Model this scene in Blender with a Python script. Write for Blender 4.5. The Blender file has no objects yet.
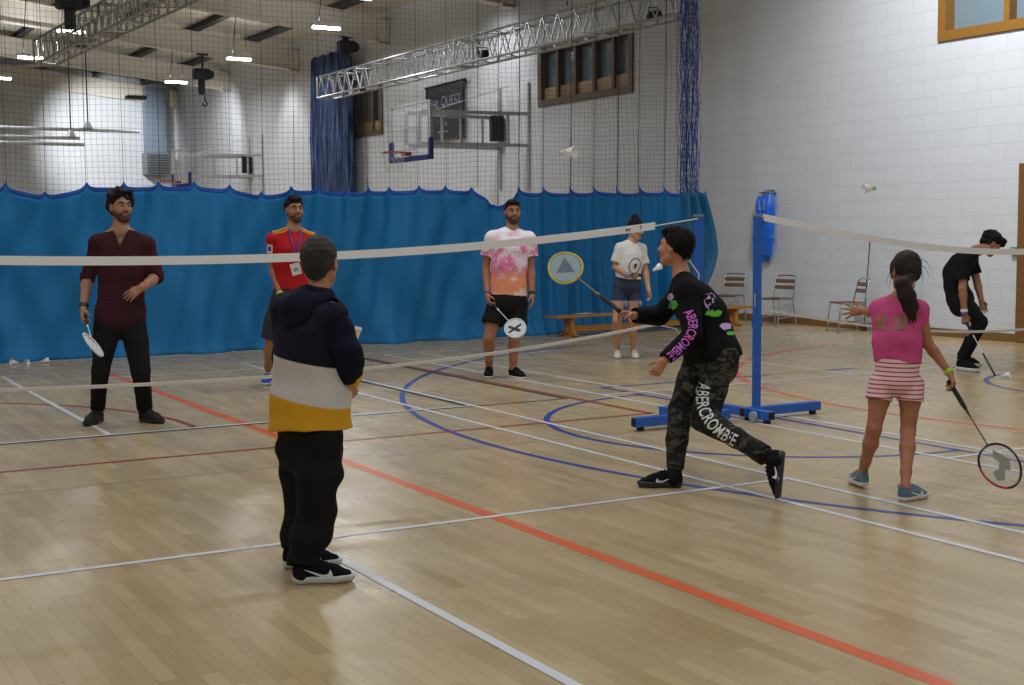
import bpy, bmesh, math, random
import numpy as np
from mathutils import Vector, Matrix
from mathutils.bvhtree import BVHTree
random.seed(7)
rng = np.random.default_rng(5)
SC = bpy.context.scene
COL = SC.collection
PI = math.pi
V = lambda *a: np.array(a, float)

# ---------------------------------------------------------------- camera
FPX = 1336.6
PITCH, YAW, ROLL = 0.0832927, 0.5209415, -0.0073527
CAM = V(-2.27905, -7.95485, 1.47487)
_F = V(math.sin(YAW) * math.cos(PITCH), math.cos(YAW) * math.cos(PITCH), -math.sin(PITCH))
_R0 = V(math.cos(YAW), -math.sin(YAW), 0)
_U0 = np.cross(_R0, _F)
_R = _R0 * math.cos(ROLL) + _U0 * math.sin(ROLL)
_U = -_R0 * math.sin(ROLL) + _U0 * math.cos(ROLL)
cd = bpy.data.cameras.new('camera'); cam = bpy.data.objects.new('camera', cd); COL.objects.link(cam)
cd.sensor_width = 36; cd.sensor_fit = 'HORIZONTAL'; cd.lens = 36 * FPX / 1024
cd.clip_start = 0.05; cd.clip_end = 200
cam.matrix_world = Matrix(((_R[0], _U[0], -_F[0], CAM[0]), (_R[1], _U[1], -_F[1], CAM[1]), (_R[2], _U[2], -_F[2], CAM[2]), (0, 0, 0, 1)))
SC.camera = cam

def ray(u, v): return _F + (u - 512) / FPX * _R - (v - 342.5) / FPX * _U
def at(u, v, d): return CAM + d * ray(u, v)                 # survey: photo point at a depth
def on_plane(u, v, ax, val):
    r = ray(u, v); return CAM + (val - CAM[ax]) / r[ax] * r
def on_floor(u, v, z=0.0): return on_plane(u, v, 2, z)
def depth_of(p): return float((np.asarray(p) - CAM) @ _F)
def nrm(v):
    v = np.asarray(v, float); return v / max(np.linalg.norm(v), 1e-9)

# ---------------------------------------------------------------- materials
MATS = {}
def lin(c):
    return tuple((x / 12.92 if x <= .04045 else ((x + .055) / 1.055) ** 2.4) for x in c)
def rgb(r, g, b): return lin((r / 255, g / 255, b / 255))
def mat(name, col, rough=.6, metal=0., bump=0., bscale=60., emit=None, estr=0., alpha=1., spec=.5, coat=0., sheen=0., trans=0., var=0.):
    if name in MATS: return MATS[name]
    m = bpy.data.materials.new(name); m.use_nodes = True; nt = m.node_tree
    b = nt.nodes['Principled BSDF']
    b.inputs['Base Color'].default_value = (*col, 1); b.inputs['Roughness'].default_value = rough
    b.inputs['Metallic'].default_value = metal; b.inputs['Alpha'].default_value = alpha
    b.inputs['Specular IOR Level'].default_value = spec; b.inputs['Coat Weight'].default_value = coat
    b.inputs['Sheen Weight'].default_value = sheen; b.inputs['Transmission Weight'].default_value = trans
    if emit: b.inputs['Emission Color'].default_value = (*emit, 1); b.inputs['Emission Strength'].default_value = estr
    tc = nt.nodes.new('ShaderNodeTexCoord')
    nz = nt.nodes.new('ShaderNodeTexNoise'); nz.inputs['Scale'].default_value = bscale; nz.inputs['Detail'].default_value = 4
    nt.links.new(tc.outputs['Object'], nz.inputs['Vector'])
    if var:
        mx = nt.nodes.new('ShaderNodeMix'); mx.data_type = 'RGBA'
        mx.inputs[6].default_value = (*[c * (1 - var) for c in col], 1); mx.inputs[7].default_value = (*[min(1, c * (1 + var)) for c in col], 1)
        nt.links.new(nz.outputs['Fac'], mx.inputs[0]); nt.links.new(mx.outputs[2], b.inputs['Base Color'])
    if bump:
        bp = nt.nodes.new('ShaderNodeBump'); bp.inputs['Strength'].default_value = bump; bp.inputs['Distance'].default_value = .01
        nt.links.new(nz.outputs['Fac'], bp.inputs['Height']); nt.links.new(bp.outputs['Normal'], b.inputs['Normal'])
    MATS[name] = m
    return m
class NT:
    """tiny helper to write node graphs"""
    def __init__(s, name, rough=.7, spec=.5):
        s.m = bpy.data.materials.new(name); s.m.use_nodes = True; s.t = s.m.node_tree; s.b = s.t.nodes['Principled BSDF']
        s.b.inputs['Roughness'].default_value = rough; s.b.inputs['Specular IOR Level'].default_value = spec
        s.tc = s.t.nodes.new('ShaderNodeTexCoord'); MATS[name] = s.m
        s.sep = s.n('ShaderNodeSeparateXYZ'); s.l(s.tc.outputs['Object'], s.sep.inputs[0])
    def n(s, t, **k):
        x = s.t.nodes.new(t)
        for a, b in k.items(): setattr(x, a, b)
        return x
    def l(s, a, b): s.t.links.new(a, b)
    def math(s, op, a, b=0., c=None):
        x = s.n('ShaderNodeMath', operation=op)
        for i, q in enumerate((a, b) if c is None else (a, b, c)):
            if isinstance(q, (int, float)): x.inputs[i].default_value = q
            else: s.l(q, x.inputs[i])
        return x.outputs[0]
    def mix(s, f, a, b):
        x = s.n('ShaderNodeMix', data_type='RGBA')
        for i, q in ((0, f), (6, a), (7, b)):
            if isinstance(q, (int, float)): x.inputs[i].default_value = q
            elif isinstance(q, tuple): x.inputs[i].default_value = (*q, 1)
            else: s.l(q, x.inputs[i])
        return x.outputs[2]
    def noise(s, scale, detail=3, vec=None, dist=0.):
        x = s.n('ShaderNodeTexNoise'); x.inputs['Scale'].default_value = scale; x.inputs['Detail'].default_value = detail
        x.inputs['Distortion'].default_value = dist
        s.l(vec or s.tc.outputs['Object'], x.inputs['Vector']); return x.outputs['Fac']
    def step(s, x, e, w=.002): # smooth step
        r = s.n('ShaderNodeMapRange'); r.inputs[1].default_value = e - w; r.inputs[2].default_value = e + w
        s.l(x, r.inputs[0]); return r.outputs[0]
    def bump(s, h, strength=.3, dist=.01):
        x = s.n('ShaderNodeBump'); x.inputs['Strength'].default_value = strength; x.inputs['Distance'].default_value = dist
        s.l(h, x.inputs['Height']); s.l(x.outputs[0], s.b.inputs['Normal'])
    def color(s, c): s.l(c, s.b.inputs['Base Color'])

# ---------------------------------------------------------------- objects
def tag(o, label=None, cat=None, group=None, kind=None):
    for k, v in (('label', label), ('category', cat), ('group', group), ('kind', kind)):
        if v: o[k] = v
    return o
def link(name, me, m=None, parent=None, loc=None, smooth=False):
    o = bpy.data.objects.new(name, me); COL.objects.link(o)
    if m is not None:
        for x in (m if isinstance(m, (list, tuple)) else [m]): me.materials.append(x)
    if parent is not None: o.parent = parent
    if loc is not None: o.location = tuple(loc)
    if smooth: me.polygons.foreach_set('use_smooth', [True] * len(me.polygons))
    return o
def empty(name, loc=(0, 0, 0), rz=0., parent=None):
    o = bpy.data.objects.new(name, None); COL.objects.link(o); o.location = tuple(loc); o.rotation_euler = (0, 0, rz); o.empty_display_size = .1
    if parent is not None: o.parent = parent
    return o
def copy_tree(o, parent=None):
    c = o.copy(); COL.objects.link(c)
    if parent is not None: c.parent = parent
    for ch in list(o.children): copy_tree(ch, c)
    return c
def np_mesh(name, verts, quads=None, tris=None, mi=None):
    """mesh from numpy arrays"""
    me = bpy.data.meshes.new(name); verts = np.asarray(verts, np.float32)
    me.vertices.add(len(verts)); me.vertices.foreach_set('co', verts.ravel())
    parts, sizes = [], []
    if quads is not None and len(quads): parts.append(np.asarray(quads, np.int32).ravel()); sizes += [4] * len(quads)
    if tris is not None and len(tris): parts.append(np.asarray(tris, np.int32).ravel()); sizes += [3] * len(tris)
    idx = np.concatenate(parts); sizes = np.array(sizes, np.int32)
    me.loops.add(len(idx)); me.loops.foreach_set('vertex_index', idx)
    me.polygons.add(len(sizes)); me.polygons.foreach_set('loop_start', np.concatenate([[0], np.cumsum(sizes)[:-1]]).astype(np.int32))
    if mi is not None: me.polygons.foreach_set('material_index', np.asarray(mi, np.int32))
    me.update(calc_edges=True); me.validate()
    return me

class MB:
    """collects boxes, bars, tubes and lathes into ONE mesh"""
    def __init__(s): s.v, s.f, s.mi, s.cur = [], [], [], 0
    def add(s, vs, fs):
        b = len(s.v); s.v += [tuple(map(float, x)) for x in vs]
        for f in fs: s.f.append(tuple(i + b for i in f)); s.mi.append(s.cur)
    def box(s, lo, hi, bev=0.):
        lo, hi = np.minimum(lo, hi), np.maximum(lo, hi)
        if bev <= 0:
            x0, y0, z0 = lo; x1, y1, z1 = hi
            s.add([(x0, y0, z0), (x1, y0, z0), (x1, y1, z0), (x0, y1, z0), (x0, y0, z1), (x1, y0, z1), (x1, y1, z1), (x0, y1, z1)],
                  [(0, 3, 2, 1), (4, 5, 6, 7), (0, 1, 5, 4), (1, 2, 6, 5), (2, 3, 7, 6), (3, 0, 4, 7)]); return
        bm = bmesh.new(); bmesh.ops.create_cube(bm, size=1)
        for v in bm.verts: v.co = Vector([(lo[i] + hi[i]) / 2 + v.co[i] * (hi[i] - lo[i]) for i in range(3)])
        bmesh.ops.bevel(bm, geom=bm.edges[:], offset=bev, segments=2, affect='EDGES', profile=.5)
        s.bm(bm)
    def bm(s, bm):
        bm.verts.index_update(); s.add([v.co[:] for v in bm.verts], [[v.index for v in f.verts] for f in bm.faces]); bm.free()
    def obar(s, a, b, w, h, up=(0, 0, 1)):
        """rectangular bar from a to b"""
        a, b = V(*a), V(*b); d = nrm(b - a); up = np.asarray(up, float)
        sd = np.cross(d, up)
        if np.linalg.norm(sd) < 1e-4: sd = np.cross(d, V(1, 0, 0))
        sd = nrm(sd); u = np.cross(sd, d); vs = []
        for p in (a, b):
            for q, r in ((-1, -1), (1, -1), (1, 1), (-1, 1)): vs.append(p + sd * q * w / 2 + u * r * h / 2)
        s.add(vs, [(0, 1, 2, 3), (7, 6, 5, 4), (0, 4, 5, 1), (1, 5, 6, 2), (2, 6, 7, 3), (3, 7, 4, 0)])
    def tube(s, pts, r, n=8, cap=True, closed=False):
        pts = [np.asarray(p, float) for p in pts]; m = len(pts)
        rs = r if isinstance(r, (list, tuple, np.ndarray)) else [r] * m
        ref = None; vs = []
        for i, p in enumerate(pts):
            if closed: t = pts[(i + 1) % m] - pts[i - 1]
            else: t = pts[min(i + 1, m - 1)] - pts[max(i - 1, 0)]
            t = nrm(t)
            if ref is None:
                ref = np.cross(t, V(0, 0, 1))
                if np.linalg.norm(ref) < .05: ref = np.cross(t, V(1, 0, 0))
            ref = nrm(ref - t * (ref @ t)); o = np.cross(t, ref)
            for k in range(n):
                a = 2 * PI * k / n; vs.append(p + rs[i] * (math.cos(a) * ref + math.sin(a) * o))
        fs = []
        for i in range(m if closed else m - 1):
            j = (i + 1) % m
            for k in range(n): fs.append((i * n + k, i * n + (k + 1) % n, j * n + (k + 1) % n, j * n + k))
        if cap and not closed: fs += [tuple(range(n))[::-1], tuple((m - 1) * n + k for k in range(n))]
        s.add(vs, fs)
    def lathe(s, c, ax, prof, n=16):
        """prof: (radius, height) along ax from c"""
        ax = nrm(ax); e = np.cross(ax, V(0, 0, 1))
        if np.linalg.norm(e) < .05: e = V(1, 0, 0)
        e = nrm(e); o = np.cross(ax, e); vs = []; m = len(prof)
        for r, h in prof:
            for k in range(n):
                a = 2 * PI * k / n; vs.append(np.asarray(c) + ax * h + r * (math.cos(a) * e + math.sin(a) * o))
        fs = [(i * n + k, i * n + (k + 1) % n, (i + 1) * n + (k + 1) % n, (i + 1) * n + k) for i in range(m - 1) for k in range(n)]
        fs += [tuple(range(n))[::-1], tuple((m - 1) * n + k for k in range(n))]
        s.add(vs, fs)
    def prism(s, outline, o, ex, ey, depth):
        """flat outline (list of (x,y)) in plane o,ex,ey extruded along ex×ey by depth, centred"""
        ex, ey = np.asarray(ex, float), np.asarray(ey, float); nz = nrm(np.cross(ex, ey)); n = len(outline)
        vs = [np.asarray(o) + ex * x + ey * y + nz * q * depth / 2 for q in (-1, 1) for x, y in outline]
        fs = [tuple(range(n))[::-1], tuple(range(n, 2 * n))] + [(k, (k + 1) % n, n + (k + 1) % n, n + k) for k in range(n)]
        s.add(vs, fs)
    def build(s, name, m, parent=None, loc=None, smooth=False, origin=None):
        v = np.array(s.v, float)
        if origin is not None: v = v - np.asarray(origin)
        me = bpy.data.meshes.new(name); me.from_pydata([tuple(x) for x in v], [], s.f); me.update()
        if isinstance(m, (list, tuple)): me.polygons.foreach_set('material_index', s.mi)
        o = link(name, me, m, parent, loc if loc is not None else origin if parent is None else None)
        if smooth:
            me.polygons.foreach_set('use_smooth', [True] * len(me.polygons))
            try: me.set_sharp_from_angle(angle=math.radians(40))
            except Exception: pass
        return o

def wires(name, lines, r, m, parent=None, off=None, origin=None):
    """many thin three-sided wires as one mesh: lines = arrays (n,3)"""
    vs, qs, b = [], [], 0
    for L in lines:
        L = np.asarray(L, float); n = len(L)
        t = nrm(L[-1] - L[0]); e = np.cross(t, V(0.31, .93, .17)); e = nrm(e); o = np.cross(t, e)
        ring = [r * (math.cos(a) * e + math.sin(a) * o) for a in (0, 2 * PI / 3, 4 * PI / 3)]
        P = np.stack([L + q for q in ring], 1).reshape(-1, 3); vs.append(P)
        i = np.arange(n - 1) * 3 + b
        for k in range(3):
            kk = (k + 1) % 3; qs.append(np.stack([i + k, i + kk, i + 3 + kk, i + 3 + k], 1))
        b += 3 * n
    P = np.concatenate(vs)
    if origin is not None: P = P - np.asarray(origin)
    return link(name, np_mesh(name, P, np.concatenate(qs)), m, parent, origin if parent is None else None)

def text_mesh(txt, size=1., cuts=1, bold=0., spacing=1., depth=0.):
    cu = bpy.data.curves.new('letters', 'FONT'); cu.body = txt; cu.size = size; cu.align_x = 'CENTER'; cu.align_y = 'CENTER'
    cu.offset = bold; cu.space_character = spacing; cu.extrude = depth; cu.resolution_u = 3
    o = bpy.data.objects.new('letters', cu); COL.objects.link(o)
    dg = bpy.context.evaluated_depsgraph_get(); me = bpy.data.meshes.new_from_object(o.evaluated_get(dg))
    bpy.data.objects.remove(o); bpy.data.curves.remove(cu)
    bm = bmesh.new(); bm.from_mesh(me); bpy.data.meshes.remove(me)
    bmesh.ops.triangulate(bm, faces=bm.faces[:])
    for _ in range(cuts): bmesh.ops.subdivide_edges(bm, edges=bm.edges[:], cuts=1, use_grid_fill=True)
    bmesh.ops.triangulate(bm, faces=bm.faces[:])
    bm.verts.index_update()
    v = np.array([x.co[:] for x in bm.verts]).reshape(-1, 3); f = np.array([[q.index for q in x.verts] for x in bm.faces]); bm.free()
    return v, f

# ---------------------------------------------------------------- implicit modelling
class Field:
    def __init__(s, lo, hi, h):
        s.lo = np.asarray(lo, float) - 4 * h; s.h = h
        s.n = np.ceil((np.asarray(hi) + 4 * h - s.lo) / h).astype(int) + 1
        s.D = np.full(s.n, .3, np.float32); s.ax = [(s.lo[i] + h * np.arange(s.n[i])).astype(np.float32) for i in range(3)]
    def sub(s, lo, hi, m):
        a = np.clip(np.floor((np.asarray(lo) - m - s.lo) / s.h).astype(int), 0, s.n - 1); b = np.clip(np.ceil((np.asarray(hi) + m - s.lo) / s.h).astype(int) + 1, 1, s.n)
        if (b <= a).any(): return None
        sl = tuple(slice(a[i], b[i]) for i in range(3))
        X, Y, Z = np.meshgrid(*[s.ax[i][sl[i]] for i in range(3)], indexing='ij', sparse=True)
        return sl, X, Y, Z
    def put(s, sl, d, k, op):
        A = s.D[sl]
        if op == 'add':
            if k > 0:
                hh = np.maximum(k - np.abs(A - d), 0) / k; s.D[sl] = np.minimum(A, d) - hh * hh * k * .25
            else: s.D[sl] = np.minimum(A, d)
        else:
            B = -d if op == 'sub' else d
            if k > 0:
                hh = np.maximum(k - np.abs(A - B), 0) / k; s.D[sl] = np.maximum(A, B) + hh * hh * k * .25
            else: s.D[sl] = np.maximum(A, B)
    def seg(s, p0, p1, a0, a1, b0=None, b1=None, side=(1, 0, 0), k=.01, op='add', c0='round', c1='round'):
        """tapered elliptic segment"""
        p0, p1 = np.asarray(p0, float), np.asarray(p1, float); b0 = a0 if b0 is None else b0; b1 = a1 if b1 is None else b1
        r = max(a0, a1, b0, b1); g = s.sub(np.minimum(p0, p1) - r, np.maximum(p0, p1) + r, k + 3 * s.h)
        if g is None: return
        sl, X, Y, Z = g; ax = p1 - p0; Ln = max(np.linalg.norm(ax), 1e-6); ax = ax / Ln
        sd = np.asarray(side, float); sd = sd - ax * (sd @ ax)
        if np.linalg.norm(sd) < 1e-3: sd = np.cross(ax, V(.3, .5, .8))
        sd = nrm(sd); fr = np.cross(ax, sd)
        dx, dy, dz = X - p0[0], Y - p0[1], Z - p0[2]
        T = dx * ax[0] + dy * ax[1] + dz * ax[2]; x = dx * sd[0] + dy * sd[1] + dz * sd[2]; y = dx * fr[0] + dy * fr[1] + dz * fr[2]
        t = np.clip(T / Ln, 0, 1); e = T - t * Ln; a = a0 + (a1 - a0) * t; b = b0 + (b1 - b0) * t
        q2 = (x / a) ** 2 + (y / b) ** 2; r2 = x * x + y * y
        ee = np.where(((e < 0) & (c0 == 'round')) | ((e > 0) & (c1 == 'round')), e, 0)
        cmin = np.minimum(a, b); q = np.sqrt(q2 + (ee / cmin) ** 2) + 1e-5; d = np.sqrt(r2 + ee * ee) * (1 - 1 / q)
        d = np.maximum(d, -cmin * 1.0)
        if c0 == 'flat': d = np.maximum(d, -T)
        if c1 == 'flat': d = np.maximum(d, T - Ln)
        s.put(sl, d.astype(np.float32), k, op)
    def tube(s, pts, A, B=None, side=(1, 0, 0), k=.01, op='add', c0='round', c1='round', kin=None):
        B = A if B is None else B; m = len(pts) - 1
        for i in range(m):
            sd = side[i] if isinstance(side, list) else side
            s.seg(pts[i], pts[i + 1], A[i], A[i + 1], B[i], B[i + 1], sd, k if (i == 0 or kin is None) else kin, op, c0 if i == 0 else 'round', c1 if i == m - 1 else 'round')
    def ell(s, c, r, fr=None, k=.01, op='add'):
        """ellipsoid, fr = 3 row axes"""
        r = np.asarray(r, float); fr = np.eye(3) if fr is None else fr; R = r.max(); g = s.sub(np.asarray(c) - R, np.asarray(c) + R, k + 3 * s.h)
        if g is None: return
        sl, X, Y, Z = g; dx, dy, dz = X - c[0], Y - c[1], Z - c[2]
        q = [dx * fr[i][0] + dy * fr[i][1] + dz * fr[i][2] for i in range(3)]
        k0 = np.sqrt(sum((q[i] / r[i]) ** 2 for i in range(3))) + 1e-6; k1 = np.sqrt(sum((q[i] / r[i] ** 2) ** 2 for i in range(3))) + 1e-6
        s.put(sl, np.maximum(k0 * (k0 - 1) / k1, -r.min()).astype(np.float32), k, op)
    def half(s, p, n, k=0.):
        """keep the side opposite to n"""
        n = nrm(n); X, Y, Z = np.meshgrid(*s.ax, indexing='ij', sparse=True)
        d = (X - p[0]) * n[0] + (Y - p[1]) * n[1] + (Z - p[2]) * n[2]
        s.put((slice(None),) * 3, d.astype(np.float32), k, 'and')
    def fold(s, amp, f, seed=0):
        """soft cloth creases"""
        r = np.random.default_rng(seed); X, Y, Z = np.meshgrid(*s.ax, indexing='ij', sparse=True); w = 0
        for i in range(5):
            d = r.normal(size=3); d = d / np.linalg.norm(d) * f * r.uniform(.6, 1.6)
            d2 = r.normal(size=3) * f * .5
            w = w + np.sin(X * d[0] + Y * d[1] + Z * d[2] + r.uniform(0, 6) + 1.3 * np.sin(X * d2[0] + Y * d2[1] + Z * d2[2]))
        m = np.abs(s.D) < .06
        s.D = np.where(m, s.D + (amp / 2.2) * w, s.D).astype(np.float32)
    def mesh(s, name):
        D = s.D; n = s.n; I = D < 0
        c = [I[i:n[0] - 1 + i, j:n[1] - 1 + j, k:n[2] - 1 + k] for i in (0, 1) for j in (0, 1) for k in (0, 1)]
        allin = c[0].copy(); anyin = c[0].copy()
        for q in c[1:]: allin &= q; anyin |= q
        act = anyin & ~allin; ix = np.argwhere(act); idm = np.full(act.shape, -1, np.int32); idm[act] = np.arange(len(ix))
        cv = np.stack([D[ix[:, 0] + i, ix[:, 1] + j, ix[:, 2] + k] for i in (0, 1) for j in (0, 1) for k in (0, 1)], 1)
        co = np.array([(i, j, k) for i in (0, 1) for j in (0, 1) for k in (0, 1)], float)
        P = np.zeros((len(ix), 3)); W = np.zeros(len(ix))
        for a in range(8):
            for b in range(a + 1, 8):
                if np.abs(co[a] - co[b]).sum() == 1:
                    va, vb = cv[:, a], cv[:, b]; mk = (va < 0) != (vb < 0); t = np.where(mk, va / np.where(mk, va - vb, 1), 0)
                    P += np.where(mk[:, None], co[a] + t[:, None] * (co[b] - co[a]), 0); W += mk
        P = s.lo + s.h * (ix + P / W[:, None]); Q = []
        for ax in range(3):
            sl0 = [slice(None)] * 3; sl1 = [slice(None)] * 3; sl0[ax] = slice(0, -1); sl1[ax] = slice(1, None)
            A, B = I[tuple(sl0)], I[tuple(sl1)]; e = np.argwhere(A != B); o1, o2 = [(1, 2), (2, 0), (0, 1)][ax]
            e = e[(e[:, o1] > 0) & (e[:, o2] > 0) & (e[:, o1] < n[o1] - 1) & (e[:, o2] < n[o2] - 1)]
            fl = A[e[:, 0], e[:, 1], e[:, 2]]; qs = []
            for da, db in ((1, 1), (0, 1), (0, 0), (1, 0)):
                f = e.copy(); f[:, o1] -= da; f[:, o2] -= db; qs.append(idm[f[:, 0], f[:, 1], f[:, 2]])
            q = np.stack(qs, 1); q[~fl] = q[~fl][:, ::-1]; Q.append(q)
        Q = np.concatenate(Q); return P, Q
def field_obj(f, name, m, parent=None, base=None, mi=None):
    P, Q = f.mesh(name)
    if base is not None: P = P - np.asarray(base)
    me = np_mesh(name, P, Q, mi=mi(P[Q].mean(1)) if mi else None)
    o = link(name, me, m, parent, base if parent is None else None, True)
    return o
# ================================================================ THE HALL
WX, BY, NY, LX = 11.85, 41.5, -12.5, -11.85      # right wall, far wall, near wall, left wall
CURT = 8.25
def roof_z(x): return 7.33 - .104 * abs(x)       # underside of the roof beams

# ---- materials of the shell
def block_wall(name, col, axis):
    n = NT(name, .55, .35)
    cmb = n.n('ShaderNodeCombineXYZ'); n.l(n.sep.outputs[axis], cmb.inputs[0]); n.l(n.sep.outputs[2], cmb.inputs[1])
    br = n.n('ShaderNodeTexBrick'); br.inputs['Scale'].default_value = 1
    br.inputs['Brick Width'].default_value = .46; br.inputs['Row Height'].default_value = .232; br.inputs['Mortar Size'].default_value = .006; br.inputs['Mortar Smooth'].default_value = .3
    br.inputs['Color1'].default_value = (*col, 1); br.inputs['Color2'].default_value = (*[c * .965 for c in col], 1); br.inputs['Mortar'].default_value = (*[c * .86 for c in col], 1)
    n.l(cmb.outputs[0], br.inputs['Vector'])
    nz = n.noise(1.1, 3); n.color(n.mix(n.math('MULTIPLY', nz, .16), br.outputs['Color'], tuple(c * .72 for c in col)))
    h = n.math('ADD', n.math('MULTIPLY', br.outputs['Fac'], -1.), n.math('MULTIPLY', n.noise(55, 4), .25)); n.bump(h, .35, .006)
    return n.m
M_wallY = block_wall('painted_blockwork_side', rgb(216, 218, 223), 1)
M_wallX = block_wall('painted_blockwork_end', rgb(214, 216, 220), 0)
def floor_mat():
    n = NT('sprung_wood_floor', .3, .5)
    cmb = n.n('ShaderNodeCombineXYZ'); n.l(n.sep.outputs[1], cmb.inputs[0]); n.l(n.sep.outputs[0], cmb.inputs[1])
    def br(w, h, off, c1, c2, mo, bias):
        b = n.n('ShaderNodeTexBrick'); b.offset = off; b.inputs['Scale'].default_value = 1; b.inputs['Brick Width'].default_value = w; b.inputs['Row Height'].default_value = h
        b.inputs['Mortar Size'].default_value = .0012; b.inputs['Bias'].default_value = bias
        for k, c in (('Color1', c1), ('Color2', c2), ('Mortar', mo)): b.inputs[k].default_value = (*c, 1)
        n.l(cmb.outputs[0], b.inputs['Vector']); return b
    a = br(.52, .068, .37, rgb(190, 168, 126), rgb(156, 132, 90), rgb(112, 92, 62), -.05)
    b = br(1.9, .136, .43, (1, 1, 1), (0, 0, 0), (.5, .5, .5), 0)
    st = n.n('ShaderNodeMapping'); st.inputs['Scale'].default_value = (14, 1.1, 1); n.l(n.tc.outputs['Object'], st.inputs[0])
    g = n.noise(3.2, 5, st.outputs[0]); c = n.mix(n.math('MULTIPLY', g, .5), a.outputs['Color'], rgb(200, 180, 142))
    c = n.mix(n.math('MULTIPLY', b.outputs['Color'], .22), c, rgb(206, 192, 160))
    c = n.mix(n.math('MULTIPLY', n.noise(.5, 2), .25), c, rgb(152, 126, 76))
    n.color(c)
    r = n.n('ShaderNodeMapRange'); r.inputs[1].default_value = .3; r.inputs[2].default_value = .75; r.inputs[3].default_value = .2; r.inputs[4].default_value = .38
    n.l(n.noise(1.6, 4), r.inputs[0]); n.l(r.outputs[0], n.b.inputs['Roughness'])
    n.bump(n.math('MULTIPLY', a.outputs['Fac'], -1.), .12, .002)
    return n.m
M_floor = floor_mat()
M_white = mat('white_court_paint', rgb(214, 216, 222), .35); M_red = mat('red_court_paint', rgb(150, 44, 30), .35); M_orange = mat('orange_court_paint', rgb(216, 96, 42), .35)
M_blue = mat('blue_court_paint', rgb(36, 62, 150), .35); M_black = mat('black_court_paint', rgb(34, 32, 32), .35); M_grey = mat('grey_court_paint', rgb(120, 120, 118), .35)
M_ceil = mat('roof_deck_grey', rgb(206, 202, 192), .8, bump=.1, bscale=8, var=.05)
M_beam = mat('painted_roof_steel', rgb(216, 210, 198), .6); M_purlin = mat('dark_purlin_steel', rgb(70, 68, 64), .6)
M_brownwood = mat('brown_skirting_wood', rgb(124, 88, 48), .45, bump=.05, var=.15, bscale=12)
M_frame = mat('golden_window_wood', rgb(142, 100, 40), .4, var=.15, bscale=14); M_frame2 = mat('net_dimmed_window_wood', rgb(98, 78, 52), .5, var=.15, bscale=14)  # second wood: dimming by the net in front put into the colour
M_pane = mat('opaque_reflection_glass', rgb(116, 134, 144), .2, spec=.6)  # opaque pane, bluish reflection and dim daylight put into its colour

# ---- floor with its court markings
fl = MB(); fl.cur = 0; fl.box((LX - .1, NY - .1, -.12), (WX + .1, BY + .1, 0))
def strip(pts, w, mi, z=.0012):
    P = [V(*p, 0) for p in pts]; n = len(P); vs = []
    for i, p in enumerate(P):
        t = nrm(P[min(i + 1, n - 1)] - P[max(i - 1, 0)]); s = V(-t[1], t[0], 0) * w / 2
        vs += [p + s + V(0, 0, z), p - s + V(0, 0, z)]
    fl.cur = mi; fl.add(vs, [(2 * i, 2 * i + 1, 2 * i + 3, 2 * i + 2) for i in range(n - 1)])
def arc(cx, cy, r, a0, a1, n=64): return [(cx + r * math.cos(math.radians(a0 + (a1 - a0) * i / n)), cy + r * math.sin(math.radians(a0 + (a1 - a0) * i / n))) for i in range(n + 1)]
# orange five-a-side lines
strip([(1.03, -11), (1.03, 6.5)], .075, 3, .0010); strip(arc(10.45, -.1, 4.85, 98, 262), .06, 3, .0010)
# blue basketball half court
strip(arc(8.9, 0, 6.75, 102, 258, 120), .05, 4, .0014); strip(arc(4.67, 0, 1.8, 90, 270), .05, 4, .0014)
strip([(4.67, -2.43), (4.67, 2.48)], .05, 4, .0014); strip([(4.67, 2.45), (6.7, 2.45)], .05, 4, .0014); strip([(4.67, -2.43), (6.4, -2.43)], .05, 4, .0014)
strip([(6.7, 2.45), (7.5, 2.45)], .03, 6, .0014); strip([(7.48, 2.45), (7.85, 2.45)], .09, 4, .0014); strip(arc(8.9, 0, 1.22, 90, 270), .05, 4, .0014)
# red and black lines
strip([(-9, .77), (4.03, .77)], .045, 2, .0016); strip([(4.01, .75), (4.01, 8)], .05, 2, .0016); strip(arc(-2.3, 2.15, 2.95, -4, 75), .045, 2, .0016)
strip([(3.94, 1.95), (3.94, 8)], .045, 5, .0018); strip([(-9, 1.935), (3.96, 1.935)], .035, 5, .0018); strip([(2.98, 1.95), (2.98, 6.0)], .05, 5, .0018)
strip([(-9, .02), (6, .02)], .012, 6, .0008)
# white badminton courts
def badminton(cx):
    for s in (-3.03, -2.57, 2.57, 3.03): strip([(cx + s, -6.7), (cx + s, 6.7)], .042, 1, .0021)
    for y in (-6.68, -5.94, -1.98, 1.98, 5.94, 6.68): strip([(cx - 3.05, y), (cx + 3.05, y)], .042, 1, .0022)
    strip([(cx, 1.98), (cx, 6.7)], .045, 1, .0023); strip([(cx, -1.98), (cx, -6.7)], .045, 1, .0023)
for cx in (0, 7.39, -7.39): badminton(cx)
o = fl.build('floor', [M_floor, M_white, M_red, M_orange, M_blue, M_black, M_grey]); tag(o, kind='structure')

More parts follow.
